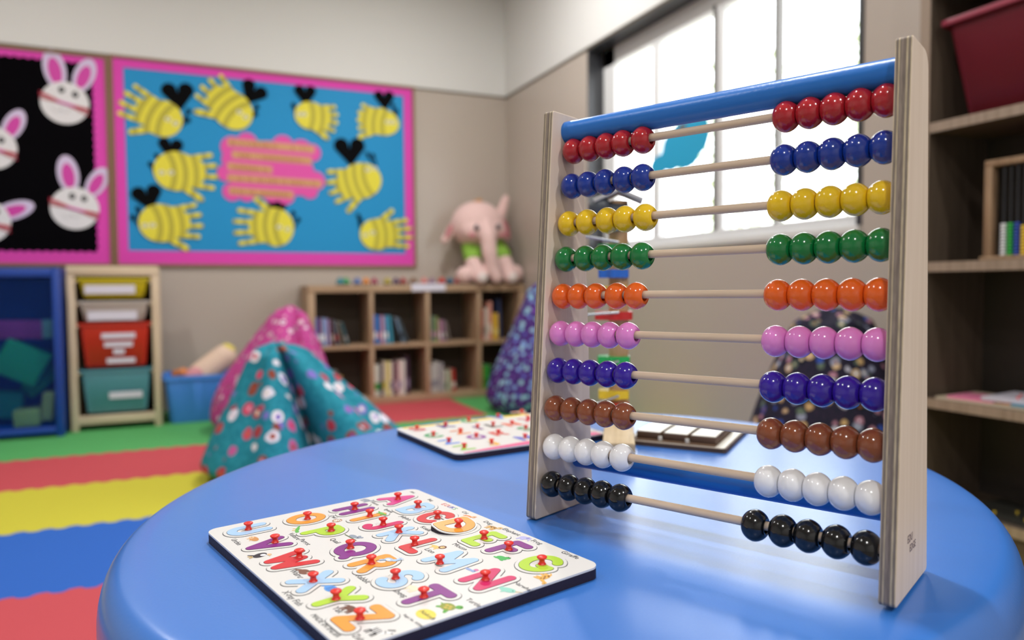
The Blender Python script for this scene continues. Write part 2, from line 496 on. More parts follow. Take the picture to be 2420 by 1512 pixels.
tbl = thing('table', 'blue plastic round-edged kids table holding the abacus and puzzles', 'table', (.430, .778, 0), (0, 0, TH))
bm = bmesh.new()
prof = [(-.30, 0), (-.10, 0), (-.03, 0), (-.012, 0), (0, -.0004), (.004, -.0012)]
for k in range(1, 11):
    a = k/10*PI/2; prof.append((.004+.022*math.sin(a), -.0012-.040*(1-math.cos(a))))
prof += [(.0262, -.06), (.025, -.09), (.020, -.125), (.010, -.155), (.006, -.155), (.014, -.12), (.018, -.06), (.0, -.012), (-.30, -.012)]
n = 160; rings = []
for off, z in prof:
    r = []
    for i in range(n):
        t = 2*PI*i/n
        p = Vector((TA*math.cos(t), TB*math.sin(t))); nn = Vector((math.cos(t)/TA, math.sin(t)/TB)).normalized()
        q = p+nn*off
        if off < -.2: q = p*.25
        r.append(bm.verts.new((q.x, q.y, z)))
    rings.append(r)
for a, b in zip(rings, rings[1:]):
    for i in range(n): bm.faces.new((a[i], a[(i+1) % n], b[(i+1) % n], b[i]))
bm.faces.new(rings[0]); bm.faces.new(rings[-1][::-1])
mesh_obj('tabletop', bm, M_table, tbl, (0, 0, ZT), angle=60)
for sx, sy in ((1, 1), (1, -1), (-1, 1), (-1, -1)):
    bm = bmesh.new(); tube(bm, (sx*.30, sy*.25, 0), (sx*.27, sy*.22, ZT-.012), .022, .028, 24)
    mesh_obj('leg', bm, M_table, tbl)

# ------------------------------------------------------------------ abacus
def birch(name, light, dark):
    return wood(name, light, dark, axis=2, scale=1.0, rough=.5, strength=.8)
M_face = birch('birch ply face', '#e6d6c8', '#dac8b8')
def ply_edge():
    m, nt, b = new_mat('plywood edge layers'); N, L = nt.nodes, nt.links
    tc = N.new('ShaderNodeTexCoord'); sx = N.new('ShaderNodeSeparateXYZ'); L.new(tc.outputs['Object'], sx.inputs[0])
    mr = N.new('ShaderNodeMapRange'); mr.inputs[1].default_value = 0; mr.inputs[2].default_value = .0117
    L.new(sx.outputs['X'], mr.inputs[0])
    cr = N.new('ShaderNodeValToRGB'); cr.color_ramp.interpolation = 'LINEAR'
    el = cr.color_ramp.elements
    stops = [(0, '#cdbc9e'), (.06, '#cdbc9e'), (.09, '#8c8076'), (.20, '#8b7d73'), (.23, '#cbba9c'), (.29, '#cbba9c'), (.32, '#92857b'), (.45, '#9a8b80'), (.52, '#85786f'), (.64, '#897a70'), (.68, '#cdbd9f'), (.75, '#cdbd9f'), (.79, '#8c8076'), (.90, '#8a7c71'), (.93, '#cfbe9f'), (1, '#d2c2a6')]
    while len(el) < len(stops): el.new(.5)
    for e, (p, c) in zip(el, stops): e.position = p; e.color = lin(c)
    L.new(mr.outputs[0], cr.inputs['Fac'])
    mp = N.new('ShaderNodeMapping'); mp.inputs['Scale'].default_value = (900, 900, 35)
    ns = N.new('ShaderNodeTexNoise'); ns.inputs['Scale'].default_value = 1; ns.inputs['Detail'].default_value = 3
    L.new(tc.outputs['Object'], mp.inputs['Vector']); L.new(mp.outputs[0], ns.inputs['Vector'])
    mrr = N.new('ShaderNodeMapRange'); mrr.inputs[1].default_value = .3; mrr.inputs[2].default_value = .7; mrr.inputs[3].default_value = .72; mrr.inputs[4].default_value = 1.08
    L.new(ns.outputs['Fac'], mrr.inputs[0])
    mx = N.new('ShaderNodeMix'); mx.data_type = 'RGBA'; mx.blend_type = 'MULTIPLY'; mx.inputs[0].default_value = 1
    L.new(cr.outputs['Color'], mx.inputs[6]); L.new(mrr.outputs[0], mx.inputs[7]); L.new(mx.outputs[2], b.inputs['Base Color'])
    b.inputs['Roughness'].default_value = .6
    return m
M_edge = ply_edge()
AW, AT, AD, AH, LF, LB = .3174, .0117, .1034, .4147, .0745, .0469
ab = thing('abacus', 'large wooden abacus with ten rows of coloured beads standing on the blue table', 'abacus')
ab.rotation_mode = 'XYZ'
Mab = (Matrix.Rotation(-1.12503, 3, 'Z') @ Matrix.Rotation(-.0153, 3, 'X') @ Matrix.Rotation(-.0063, 3, 'Y')).to_4x4()
Mab.translation = (.315, .654, ZT+.0012)
ab.matrix_world = Mab
def side_panel(x0):
    pts = rounded_poly([(0, 0), (AD, 0), (AD-LB*AH, AH), (LF*AH, AH)], [.004, .004, .014, .003], 6)
    bm = bmesh.new()
    A = [bm.verts.new((0, t, h)) for t, h in pts]; B = [bm.verts.new((AT, t, h)) for t, h in pts]
    bm.faces.new(A); bm.faces.new(B)
    for i in range(len(pts)):
        f = bm.faces.new((A[i], A[(i+1) % len(pts)], B[(i+1) % len(pts)], B[i])); f.material_index = 1
    o = mesh_obj('side_panel', bm, [M_face, M_edge], ab, (x0, 0, 0), angle=25)
    md = o.modifiers.new('soft edge', 'BEVEL'); md.width = .0009; md.segments = 2; md.limit_method = 'ANGLE'; md.angle_limit = math.radians(50); md.harden_normals = False; md.material = -1
    return o
side_panel(-AT); pr = side_panel(AW)
M_ink = mat('dark plum ink', '#5c4656', .6)
for body, y, z, s in (('EDU', .034, .0385, .0085), ('EDGE', .041, .0305, .0080)):
    text_obj('printed_mark', body, s, M_ink, pr, (AT+.0001, y, z), (PI/2, 0, PI/2), thick=.0001)
M_rail = mat('blue painted dowel', '#1f74cf', .33, .5, bump=.12, bscale=160)
bm = bmesh.new(); tube(bm, (.0, .056, .396), (AW, .056, .396), .0115, n=40); mesh_obj('top_rail', bm, M_rail, ab)
bm = bmesh.new(); tube(bm, (.0, .075, .0525), (AW, .075, .0525), .0112, n=40); mesh_obj('bottom_rail', bm, M_rail, ab)
M_rod = wood('beech rod', '#e2cbb4', '#cfb498', axis=0, scale=1.2, rough=.5)
ROWS = [('red', '#b3202c'), ('blue', '#12379c'), ('yellow', '#f5cb22'), ('green', '#0c7a3c'), ('orange', '#f0661e'), ('pink', '#ea8cda'), ('purple', '#33189c'), ('brown', '#8a4a2e'), ('white', '#f5f5f8'), ('black', '#0b0c10')]
RZ = [.3761, .3395, .3007, .2641, .2262, .1883, .1509, .1129, .0744, .0373]
BX = [[10.9, 31, 50.8, 70, 92.3, 229.6, 248.3, 267.7, 286.3, 304.7], [11.8, 31.8, 52.1, 74.2, 94.9, 229.6, 249, 268.3, 286.9, 306.1], [11.2, 33.8, 57.6, 77.9, 100.3, 229.1, 248.5, 268.1, 287.2, 306.4], [10.5, 34.2, 54.9, 77.3, 99.2, 231.3, 250.2, 269.4, 288.7, 307.3], [9.9, 29.5, 49.9, 73.9, 95.5, 231.8, 251, 270.5, 289.1, 307.8], [9.9, 29.4, 48.8, 68.5, 89.4, 231.6, 251.1, 270.5, 289.4, 308.1], [9.9, 29.4, 48.8, 69, 89.3, 231.7, 251.3, 270.6, 290.1, 308.4], [9.9, 29.9, 50.3, 69.9, 90.3, 230.9, 250.1, 269.5, 288.9, 307.6], [11.6, 31, 50.4, 69, 90.8, 230.1, 249.9, 269.3, 288.4, 307.3], [11.6, 32.6, 52.3, 70.9, 91.6, 221.1, 243.7, 263.6, 284.8, 305.9]]
R_B, HL, RH = .0131, .0090, .0050
bm = bmesh.new(); pr_ = []
for k in range(27):
    x = -HL+2*HL*k/26
    s = math.sqrt(max(0, 1-(x/.0114)**2)); tri = 1-.62*abs(x)/HL*.55
    pr_.append((R_B*(.90*s+.10*tri), x))
e_ = pr_[0][0]
pr_ = [(RH, -HL-.0000), (RH+.0009, -HL-.0004), (e_-.0012, -HL-.0005), (e_-.0003, -HL-.0002)]+pr_[1:-1]+[(e_-.0003, HL+.0002), (e_-.0012, HL+.0005), (RH+.0009, HL+.0004), (RH, HL)]
pr_ = [(RH, pr_[0][1]+.0004)]+pr_+[(RH, pr_[-1][1]-.0004)]
lathe(bm, pr_, 48, 'x', close=True)
bmesh.ops.recalc_face_normals(bm, faces=bm.faces)
bead_me = bpy.data.meshes.new('bead'); bm.to_mesh(bead_me); bm.free()
bead_me.shade_smooth(); bead_me.set_sharp_from_angle(angle=math.radians(50))
for k, (cn, hx) in enumerate(ROWS):
    zz = RZ[k]; tt = .0093+.115*zz
    bm = bmesh.new(); tube(bm, (-.004, 0, 0), (AW+.004, 0, 0), .0037, n=20)
    rod = mesh_obj('rod', bm, M_rod, ab, (0, tt, zz))
    bmat = mat(cn+' lacquered bead', hx, .16, .5, coat=.35)
    me = bead_me.copy(); me.materials.append(bmat)
    xs_ = [v/1000 for v in BX[k]]
    for i in range(1, 10): xs_[i] = max(xs_[i], xs_[i-1]+.0193)
    lim = AW-.0100
    for i in range(9, 4, -1): xs_[i] = min(xs_[i], lim); lim = xs_[i]-.0193
    for i, x in enumerate(xs_):
        o = bpy.data.objects.new('bead', me); COL.objects.link(o); o.parent = rod
        o.location = (x, 0, -.0012); o.rotation_euler = (random.uniform(0, 6), 0, 0)

# ------------------------------------------------------------------ alphabet puzzle in the foreground
PTH = -1.323581
M_board = mat('white printed board', '#dfdedc', .32, .5)
M_bedge = mat('dark plum board edge', '#241a2c', .6, .4, bump=.3, bscale=500)
M_line = mat('black print line', '#22202a', .5)
M_word = mat('charcoal print', '#3a3a40', .5)
M_peg = mat('red plastic peg', '#e3342c', .3, .5)
BWD, BHT, BTH = .2969, .225, .0098
pz = thing('puzzle_board', 'white alphabet peg puzzle board from A to Z in front of the abacus', 'puzzle board', (.012, .737, ZT), (0, 0, PTH))
outl = rounded_poly([(0, 0), (BWD, 0), (BWD, BHT), (0, BHT)], .011, 8)
slab('base', [outl], 0, BTH-.0016, M_bedge, pz)
slab('printed_face', [outl], BTH-.0016, BTH, M_board, pz)

def stroke_sdf(strokes, X, Y, r):
    F = np.full_like(X, 9.0)
    for s in strokes:
        if s[0] == 'L': F = np.minimum(F, sd_capsule(X, Y, s[1], s[2], s[3], s[4], r))
        else:
            _, cx, cy, rx, ry, a0, a1 = s; n = 26; p = None
            for k in range(n+1):
                t = math.radians(a0+(a1-a0)*k/n); q = (cx+rx*math.cos(t), cy+ry*math.sin(t))
                if p: F = np.minimum(F, sd_capsule(X, Y, p[0], p[1], q[0], q[1], r))
                p = q
    return F
def Ls(*pts): return [('L', a[0], a[1], b[0], b[1]) for a, b in zip(pts, pts[1:])]
# strokes in mm, origin at the bottom centre of the letter, 38 mm tall overall
GL = {
 'A': Ls((-11, 4), (0, 34), (11, 4))+Ls((-7, 13), (7, 13)),
 'B': Ls((-8, 4), (-8, 34), (0, 34))+[('A', 0, 27, 8, 7, 90, -90)]+Ls((0, 20), (-8, 20))+[('A', 1, 12, 8, 8, 90, -90)]+Ls((1, 4), (-8, 4)),
 'C': [('A', 1, 19, 12, 15, 42, 318)],
 'D': Ls((-9, 4), (-9, 34), (-2, 34))+[('A', -2, 19, 12, 15, 90, -90)]+Ls((-2, 4), (-9, 4)),
 'E': Ls((7, 34), (-7, 34), (-7, 4), (7, 4))+Ls((-7, 19.5), (5, 19.5)),
 'F': Ls((8, 34), (-7, 34), (-7, 4))+Ls((-7, 19.5), (5, 19.5)),
 'G': [('A', 0, 19, 12, 15, 42, 350)]+Ls((11.8, 16), (3.5, 16)),
 'H': Ls((-8, 4), (-8, 34))+Ls((8, 4), (8, 34))+Ls((-8, 19), (8, 19)),
 'I': Ls((0, 4), (0, 34)),
 'J': Ls((5, 34), (5, 10))+[('A', -1, 10, 6, 6, 0, -150)],
 'K': Ls((-8, 4), (-8, 34))+Ls((9, 34), (-6, 18), (9, 4)),
 'L': Ls((-7, 34), (-7, 5), (8, 5)),
 'M': Ls((-14, 4), (-11, 34), (0, 13), (11, 34), (14, 4)),
 'N': Ls((-10, 4), (-10, 34), (10, 4), (10, 34)),
 'O': [('A', 0, 19, 12, 14.5, 0, 360)],
 'P': Ls((-8, 4), (-8, 34), (0, 34))+[('A', 0, 25.5, 8.5, 8.5, 90, -90)]+Ls((0, 17), (-8, 17)),
 'Q': [('A', 0, 20, 12.5, 14, 0, 360)]+Ls((4, 13), (12, 3.5)),
 'R': Ls((-8, 4), (-8, 34), (0, 34))+[('A', 0, 26, 8.5, 8, 90, -90)]+Ls((0, 18), (-8, 18))+Ls((1, 18), (9, 4)),
 'S': [('A', 0, 26.5, 8.5, 7.5, 30, 270), ('A', 0, 11.5, 9, 7.5, 90, -150)],
 'T': Ls((-11, 34), (11, 34))+Ls((0, 34), (0, 4)),
 'U': Ls((-8.5, 34), (-8.5, 13))+[('A', 0, 13, 8.5, 9, 180, 360)]+Ls((8.5, 13), (8.5, 34)),
 'V': Ls((-10.5, 34), (0, 5), (10.5, 34)),
 'W': Ls((-15.5, 34), (-8, 5), (0, 30), (8, 5), (15.5, 34)),
 'X': Ls((-10.5, 34), (10.5, 4))+Ls((10.5, 34), (-10.5, 4)),
 'Y': Ls((-10.5, 34), (0, 19), (10.5, 34))+Ls((0, 19), (0, 4)),
 'Z': Ls((-9, 34), (9, 34), (-9, 4.5), (9, 4.5)),
}
LC = {'pink': '#d6468f', 'pale blue': '#a9cdf0', 'red': '#d2343a', 'orange': '#ee9d3c', 'lime green': '#b2d63c', 'purple': '#86308a', 'crimson': '#cf2a68'}
# letter: (colour, centre x mm, base y mm, peg x, peg y)
LET = {'A': ('pink', 28.5, 170.3, 29, 188.6), 'B': ('pale blue', 70, 168, 68, 190), 'C': ('red', 106, 168, 110, 186.9), 'D': ('orange', 149, 166.5, 151.5, 185.5), 'E': ('lime green', 187, 168.5, 186.9, 187.3), 'F': ('purple', 220.5, 170, 222.7, 187.5), 'G': ('lime green', 264, 169.5, 265.8, 188),
 'H': ('purple', 31, 117.2, 32.2, 136.8), 'I': ('orange', 63.5, 117, 62.8, 138.1), 'J': ('crimson', 93, 116.8, 94.4, 135.9), 'K': ('pale blue', 127, 116.3, 123.2, 136.7), 'L': ('red', 166.5, 115.8, 160, 131.5), 'M': ('pale blue', 212, 116, 211.8, 124.6), 'N': ('crimson', 262, 116.6, 262.1, 133.8),
 'O': ('orange', 29, 67.5, 31.4, 86.9), 'P': ('lime green', 78, 64.5, 79.4, 89.9), 'Q': ('purple', 137, 66, 132.1, 83.8), 'R': ('orange', 177, 64, 176.4, 81), 'S': ('pale blue', 219, 64.5, 215.9, 81.3), 'T': ('purple', 258.7, 63, 259.3, 80.4),
 'U': ('pale blue', 26, 12.5, 25.6, 31.5), 'V': ('purple', 77, 11.5, 76.3, 38.1), 'W': ('red', 127, 12.5, 125, 40.7), 'X': ('pale blue', 181.5, 11.5, 180.7, 29.3), 'Y': ('lime green', 221.5, 11.2, 222, 29.1), 'Z': ('orange', 261.5, 11.2, 261.9, 28.1)}
bm = bmesh.new()
lathe(bm, [(.0034, 0), (.0032, .0005), (.0026, .0010), (.0023, .0024), (.0025, .0040), (.0037, .0047), (.0042, .0053), (.0042, .0061), (.0034, .0066), (.0, .0069)], 28)
bm.faces.new([v for v in bm.verts if abs(v.co.z) < 1e-6][::-1])
bmesh.ops.recalc_face_normals(bm, faces=bm.faces)
peg_me = bpy.data.meshes.new('peg'); bm.to_mesh(peg_me); bm.free(); peg_me.shade_smooth(); peg_me.set_sharp_from_angle(angle=math.radians(60)); peg_me.materials.append(M_peg)
Mpz = Matrix.Translation((.012, .737, ZT)) @ Matrix.Rotation(PTH, 4, 'Z')
lines = []
for ch, (cn, cx, by, px, py) in LET.items():
    xs, ys, X, Y = grid(-26, 26, -9, 47, .5)
    F = stroke_sdf(GL[ch], X, Y, 4.3)
    sc_ = lambda lp: [(a*.001, b*.001) for a, b in lp]
    # solid piece: outline only, without the small counters
    def outer(F, iso, keep=True):
        lps = contour(F, xs, ys, iso)
        lps.sort(key=lambda l: -len(l)); return [sc_(l) for l in lps]
    piece_l = outer(F, 1.9 if ch == 'D' else 3.3)[:1]
    th = thing('letter_piece', ('orange letter D puzzle piece tipped up out of its slot on the near board' if ch == 'D' else '%s letter %s puzzle piece with red peg on the near alphabet board' % (cn, ch)), 'puzzle piece', group='alphabet puzzle pieces')
    base = Mpz @ Matrix.Translation((cx*.001, by*.001, BTH))
    if ch == 'D':
        base = base @ Matrix.Translation((-.002, -.001, .0031)) @ Matrix.Rotation(-.02, 4, 'X') @ Matrix.Rotation(.15, 4, 'Y')
    th.matrix_world = base
    if ch == 'D':
        slab('tile', piece_l, -.0052, -.0004, M_bedge, th)
    slab('tile_face', piece_l, -.0004 if ch == 'D' else .0001, .0005, M_board, th)
    mcol = mat(cn+' letter print', LC[cn], .35, .5)
    slab('letter_outline', outer(F, .35), .0005, .00062, M_line, th)
    slab('letter', outer(F, 0), .00062, .0008, mcol, th)
    pg = bpy.data.objects.new('peg', peg_me); COL.objects.link(pg); pg.parent = th
    pg.location = ((px-cx)*.001, (py-by)*.001, .0008)
    # the cut line of the slot, printed face level
    ring = outer(F, 3.85)[:1]+outer(F, 3.4)[:1]
    me = slab_mesh(ring, BTH, BTH+.00012)
    for v in me.vertices: v.co += Vector((cx*.001, by*.001, 0))
    lines.append(me)
def join_meshes(mes):
    bm = bmesh.new()
    for me in mes: bm.from_mesh(me); bpy.data.meshes.remove(me)
    return bm
mesh_obj('slot_outlines', join_meshes(lines), M_line, pz, smooth=False)

words = [('Ant', 10, 213.5, 5), ('Bug', 48, 213, 5), ('Cat', 107, 216.5, 5.6), ('Dog', 146, 215.3, 6), ('Elephant', 175, 216.2, 6), ('Frog', 216, 216.8, 6.2), ('Giraffe', 254, 218.2, 6.4),
 ('Horse', 18, 161.5, 5), ('Iguana', 50, 160.5, 5), ('Jellyfish', 80, 161.5, 5.2), ('Koala', 121, 160, 6), ('Lion', 174, 132.2, 6.4), ('Mouse', 179, 157.5, 6.4), ('Narwhal', 279.5, 147.0, 5.0),
 ('Owl', 34, 108, 5.6), ('Parrot', 82, 57.5, 6), ('Quail', 98, 79.5, 6), ('Rabbit', 190, 59.5, 6.4), ('Sheep', 233, 68.5, 6.4), ('Turtle', 281, 101.6, 5.6),
 ('Urchin', 42, 10, 6), ('Vulture', 60, 56, 6), ('Walrus', 147, 23.2, 6.4), ('X-ray Fish', 184, 3.2, 6.4), ('Yak', 233, 20.6, 6.4), ('Zebra', 279.5, 13.2, 6.0)]
def print_word(wd, x, y, s, shear=0, k=.00117):
    text_obj('printed_word', wd, s*k, M_word, pz, (x*.001, y*.001, BTH+.0001), thick=.0001, shear=shear)
for wd, x, y, s in words: print_word(wd, x, y, s)
print_word('MADE IN INDIA', 234, 4.2, 4.8, .2, .00125); print_word('Regd. No. 1972967', 274.5, 54.2, 2.6, 0, .00125)
# small multicoloured maker's word near the B
x = 71.5
for ch, hx in zip('EDUKS', ('#d2343a', '#e0572e', '#7b3b96', '#3c56b8', '#2e9c4a')):
    me = text_mesh(ch, .0082, .0001)
    for v in me.vertices: v.co += Vector((x*.001, .2150, BTH+.0001))
    place('printed_mark', me, mat('logo '+hx, hx, .5), pz, None, None, False); x += 5.4

# little printed animals: each a set of flat coloured patches printed on the board
def picture(name, parts, at, scale=1.0, rot=0):
    scale *= 1.15
    bm = bmesh.new(); mats_ = []
    for k, (hx, shapes) in enumerate(parts):
        xs, ys, X, Y = grid(-11, 11, -9, 9, .35)
        F = np.full_like(X, 9.0)
        for s in shapes:
            if s[0] == 'E': F = np.minimum(F, sd_ellipse(X, Y, *s[1:]))
            else: F = np.minimum(F, sd_capsule(X, Y, *s[1:]))
        lps = contour(F, xs, ys)
        if not lps: continue
        me = slab_mesh([[(a*.001*scale, b*.001*scale) for a, b in l] for l in lps], .0001+k*.00005, .00015+k*.00005)
        n0 = len(bm.faces); bm.from_mesh(me); bpy.data.meshes.remove(me)
        bm.faces.ensure_lookup_table()
        for f in bm.faces[n0:]: f.material_index = len(mats_)
        mats_.append(mat('print '+hx, hx, .5))
    mesh_obj('printed_'+name, bm, mats_, pz, (at[0]*.001, at[1]*.001, BTH), (0, 0, rot), smooth=False)
C_ = lambda *a: ('C',)+a
E_ = lambda *a: ('E',)+a
def quad(body, head, dark, spots=None, neck=False):
    legs = [C_(-4, -1, -4.5, -5, 1, .8), C_(-2, -1, -2, -5, 1, .8), C_(2, -1, 2, -5, 1, .8), C_(4, -1, 4.3, -5, 1, .8)]
    hd = [C_(4, 1, 6.5, 6, 1.3, 1), E_(7.3, 6.5, 2, 1.3)] if neck else [E_(5.5, 3, 2.6, 2.3), E_(4.6, 5, .8, 1.2), E_(6.8, 5, .8, 1.2)]
    p = [(body, legs+[E_(0, 0, 5, 2.8), C_(-5, 1, -7, -1, .6, .4)]), (head, hd)]
    if spots: p.append((spots, [E_(-3, .6, 1, .7), E_(-1, -.6, .9, .7), E_(1, .8, 1, .7), E_(3, -.4, .9, .7), E_(2.6, 1.6, .7, .5), E_(-2, 1.8, .7, .5)]))
    p.append((dark, [E_(5.6, 3.4, .45, .5), E_(7, 3.2, .4, .45)] if not neck else [E_(7.4, 6.8, .4, .4)]))
    return p
picture('urchin', [('#c98e56', [E_(0, 0, 6, 3.2)]), ('#e6bd92', [E_(-4, -.6, 2.6, 2), C_(-3, -3, -3, -4, .7), C_(2, -3, 2, -4, .7)]), ('#4a3020', [E_(-5, 0, .5, .5)])], (53.7, 27))
picture('vulture', [('#2b2630', [E_(0, 0, 4, 5.5, .4), C_(-2, -4, -5, -7, 1, .6)]), ('#efe9f2', [E_(1, 2, 2.2, 2, .4)]), ('#dcb58c', [E_(3, 6, 2, 1.6), C_(4, 6, 6, 5, .7, .3)]), ('#c9a24a', [C_(-1, -6, -2, -8, .6), C_(1, -6, 1.5, -8, .6)])], (98, 17))
picture('walrus', [('#7a4f3c', [E_(0, -1, 5, 3.6), E_(3, 3, 2.6, 2.6), C_(-5, -2, -8, -4, 1.6, .8)]), ('#e9ddcf', [C_(3.4, 1.6, 3.2, -.5, .4), C_(4.6, 1.6, 4.8, -.5, .4)])], (157, 33))
picture('fish', [('#5b9be0', [E_(0, 0, 6, 4), C_(-5, 0, -8, 2.6, .8), C_(-5, 0, -8, -2.6, .8)]), ('#2f62b8', [C_(-2, -2.6, -2, 2.6, .35), C_(0, -3, 0, 3, .35), C_(2, -2.8, 2, 2.8, .35)]), ('#1b2440', [E_(4, .8, .6, .6)])], (201, 34.5))
picture('yak', quad('#6d4230', '#5b3526', '#20140e'), (242.5, 31))
picture('zebra', [('#f4f4f4', [E_(0, 0, 5, 2.8), C_(4, 1, 6.5, 5, 1.4, 1.2), E_(7, 5.6, 2, 1.4)]), ('#17151a', [C_(-3, -2, -3, 2, .5), C_(-1, -2.4, -1, 2.4, .5), C_(1, -2.4, 1, 2.4, .5), C_(3, -2, 3, 2, .5), C_(4, 3.6, 6, 2.4, .4), C_(4.4, 5.6, 6.6, 8, .8), C_(-4, -2, -4.4, -5.6, .5), C_(3.6, -2, 4, -5.6, .5), C_(-2, -2, -2, -5.6, .5), C_(2, -2, 2, -5.6, .5), E_(8.6, 5.2, .7, .7)])], (284, 29))
picture('turtle', [('#5aa83c', [E_(3.6, 4.4, 2.4, 2), C_(2, 2, 3.6, 4, 1), C_(-3, -2, -5, -4, 1.4, 1), C_(2, -3, 3.4, -5, 1.4, 1), C_(-5, 0, -7.6, 0, .7, .3)]), ('#8f9a3a', [E_(-1, 0, 5, 3.8)]), ('#c9b04a', [E_(-2.6, .6, 1.2, 1), E_(0, 1.2, 1.2, 1), E_(1.8, -.6, 1.2, 1), E_(-.8, -1.6, 1.2, 1)]), ('#1c2a14', [E_(4.6, 5, .45, .5)])], (284.4, 85.5), 1.15)
picture('narwhal', [('#8fd0bf', [E_(0, 0, 6, 3.2, .3), C_(-5, -1, -8, -3, 1.2, .5), C_(-5, -1, -7.4, 1.4, 1, .4), C_(0, -2, -1, -5, 1, .6)]), ('#cdbb8a', [C_(5.6, 2.2, 9.5, 5.2, .6, .2)]), ('#26423c', [E_(3.4, 1.4, .5, .5)])], (287.5, 136))
picture('giraffe', quad('#e0ac4e', '#e0ac4e', '#3a2412', '#8f5a22', neck=True), (286.5, 173), 1.05, -PI/2+.1)
picture('frog', [('#3fae54', [E_(0, -.6, 5, 3), E_(3, 2.4, 2.6, 2), E_(-4, -3, 2.4, 1), E_(3, -3.4, 2, .9)]), ('#1c5a30', [E_(2.2, 4, .7, .7), E_(4.2, 4, .7, .7)])], (233, 172.5))
picture('mouse', [('#8fa6d6', [E_(-2, 0, 4, 1.4), C_(-5, 0, -9, -1, .5, .3), E_(3, 1, 2.2, 2)]), ('#d07aa6', [E_(2.4, 3.2, 1.7, 1.6), E_(5, 3, 1.7, 1.6)]), ('#37304a', [E_(3.8, 1, .5, .5)])], (238, 136.5))
picture('sheep', quad('#e9dcc2', '#c79a70', '#4a3624'), (239.5, 83))
picture('lion', [('#e9bd6a', [E_(-1, -1, 4.6, 2.2), C_(-3, -2, -3, -4.6, .8), C_(2, -2, 2, -4.6, .8), C_(-5, 0, -7.6, -1.6, .5)]), ('#6d3c22', [E_(3, 2.4, 3.2, 3.2)]), ('#efc987', [E_(3.2, 2.2, 1.9, 1.9)]), ('#241a10', [E_(2.6, 2.6, .4, .4), E_(4, 2.6, .4, .4)])], (177, 144.5))
picture('koala', [('#8d97a6', [E_(-1, 0, 4.6, 2.6), E_(4, 2, 2.6, 2.4), E_(2.4, 4, 1.4, 1.4), E_(6.2, 4, 1.4, 1.4)]), ('#5a6a3c', [C_(-9, -3, 9, -2.4, .5)]), ('#2c2c36', [E_(4.4, 1.4, .8, .6)])], (106, 99.5))
picture('parrot', [('#59b04a', [E_(0, 0, 6, 1.6, -.05), C_(-5, 0, -9, 1, 1, .5), E_(6, .6, 2, 1.6)]), ('#e5c23a', [C_(-2, -1.6, -2.6, -3.6, .5), C_(2, -1.6, 2, -3.6, .5)])], (54, 67.5), 1.0, -.5)
picture('owl', [('#a8714e', [E_(0, 0, 4, 4.2)]), ('#efe3d6', [E_(-1.4, 1.4, 1.5, 1.5), E_(1.6, 1.4, 1.5, 1.5), E_(0, -1.6, 2, 1.6)]), ('#1e1820', [E_(-1.4, 1.4, .6, .6), E_(1.6, 1.4, .6, .6)])], (53, 108))
picture('horse', quad('#8f97a8', '#7d8698', '#2e323c', neck=True), (9.5, 162), .9)
picture('dog', quad('#d3a35a', '#d8b47a', '#2a1c10', '#5c3a1c'), (166, 212.5), .95)
picture('cat', quad('#df8a4e', '#e8a878', '#4a2814'), (124, 213.5), .85)
picture('elephant', [('#b5b3e0', [E_(0, 0, 4, 3), E_(4, 1.6, 2.6, 2.4), C_(5.6, 1, 7.6, -2, .9, .6), C_(-2, -2, -2, -5, 1.1), C_(2, -2, 2, -5, 1.1)]), ('#8c88c8', [E_(3, 2, 1.4, 1.8)])], (206.5, 217))
# yellow oval maker's seal with a handwritten word
xs, ys, X, Y = grid(-12, 12, -9, 9, .4)
seal = [[(a*.001, b*.001) for a, b in l] for l in contour(sd_ellipse(X, Y, 0, 0, 8.6, 6.4), xs, ys)]
o = slab('printed_seal', seal, .0001, .0002, mat('yellow print', '#e6d455', .5), pz, (.2836, .0672, BTH))
text_obj('seal_word', 'Nukosh', .0054, M_word, o, (-.0072, -.0016, .0002), thick=.0001, shear=.35)
# pictures printed on two of the letter pieces' gap: rabbit and iguana
picture('rabbit', [('#a9c4e6', [E_(0, 0, 4, 2.6), E_(4, 2.4, 2.2, 2), C_(4, 4, 3, 9, .8, .5), C_(5, 4, 5.6, 9, .8, .5), C_(-2, -2, -3.6, -5, 1)]), ('#e7eefa', [E_(0, -.6, 2, 1.4)])], (178.5, 96))
picture('iguana', [('#6cb04c', [E_(0, 0, 4.6, 1.8), E_(4.6, .6, 1.8, 1.4), C_(-4, 0, -7, 1, 1, .4), C_(-2, -1, -3, -3, .6), C_(2, -1, 3, -3, .6)])], (63, 151))
for nm in ('printed_rabbit', 'printed_iguana'):
    bpy.data.objects[nm].location.z += .0009

# ------------------------------------------------------------------ second peg puzzle, further back
fz = thing('puzzle_board', 'white peg puzzle with yellow and pink edges, half behind the abacus', 'puzzle board', (.331, .929, ZT), (0, 0, .128))
FW, FH, FT = .262, .2187, .0098
fo = rounded_poly([(0, 0), (FW, 0), (FW, FH), (0, FH)], .012, 8)
slab('base', [fo], 0, FT-.0016, M_bedge, fz)
slab('printed_face', [fo], FT-.0016, FT, M_board, fz)
pk = [(.012, .0008)]+[(.012+(FW-.024)*k/12, .004+.012*math.sin(PI*(k/12)*.8)+.008*k/12) for k in range(13)]+[(FW-.012, .0008)]
slab('pink_border', [pk], FT, FT+.0002, mat('pink print', '#dd5a8e', .4), fz)
slab('yellow_border', [[(.012, FH-.0008), (.012, FH-.012), (FW-.012, FH-.015), (FW-.012, FH-.0008)]], FT, FT+.0002, mat('yellow edge print', '#edd138', .4), fz)
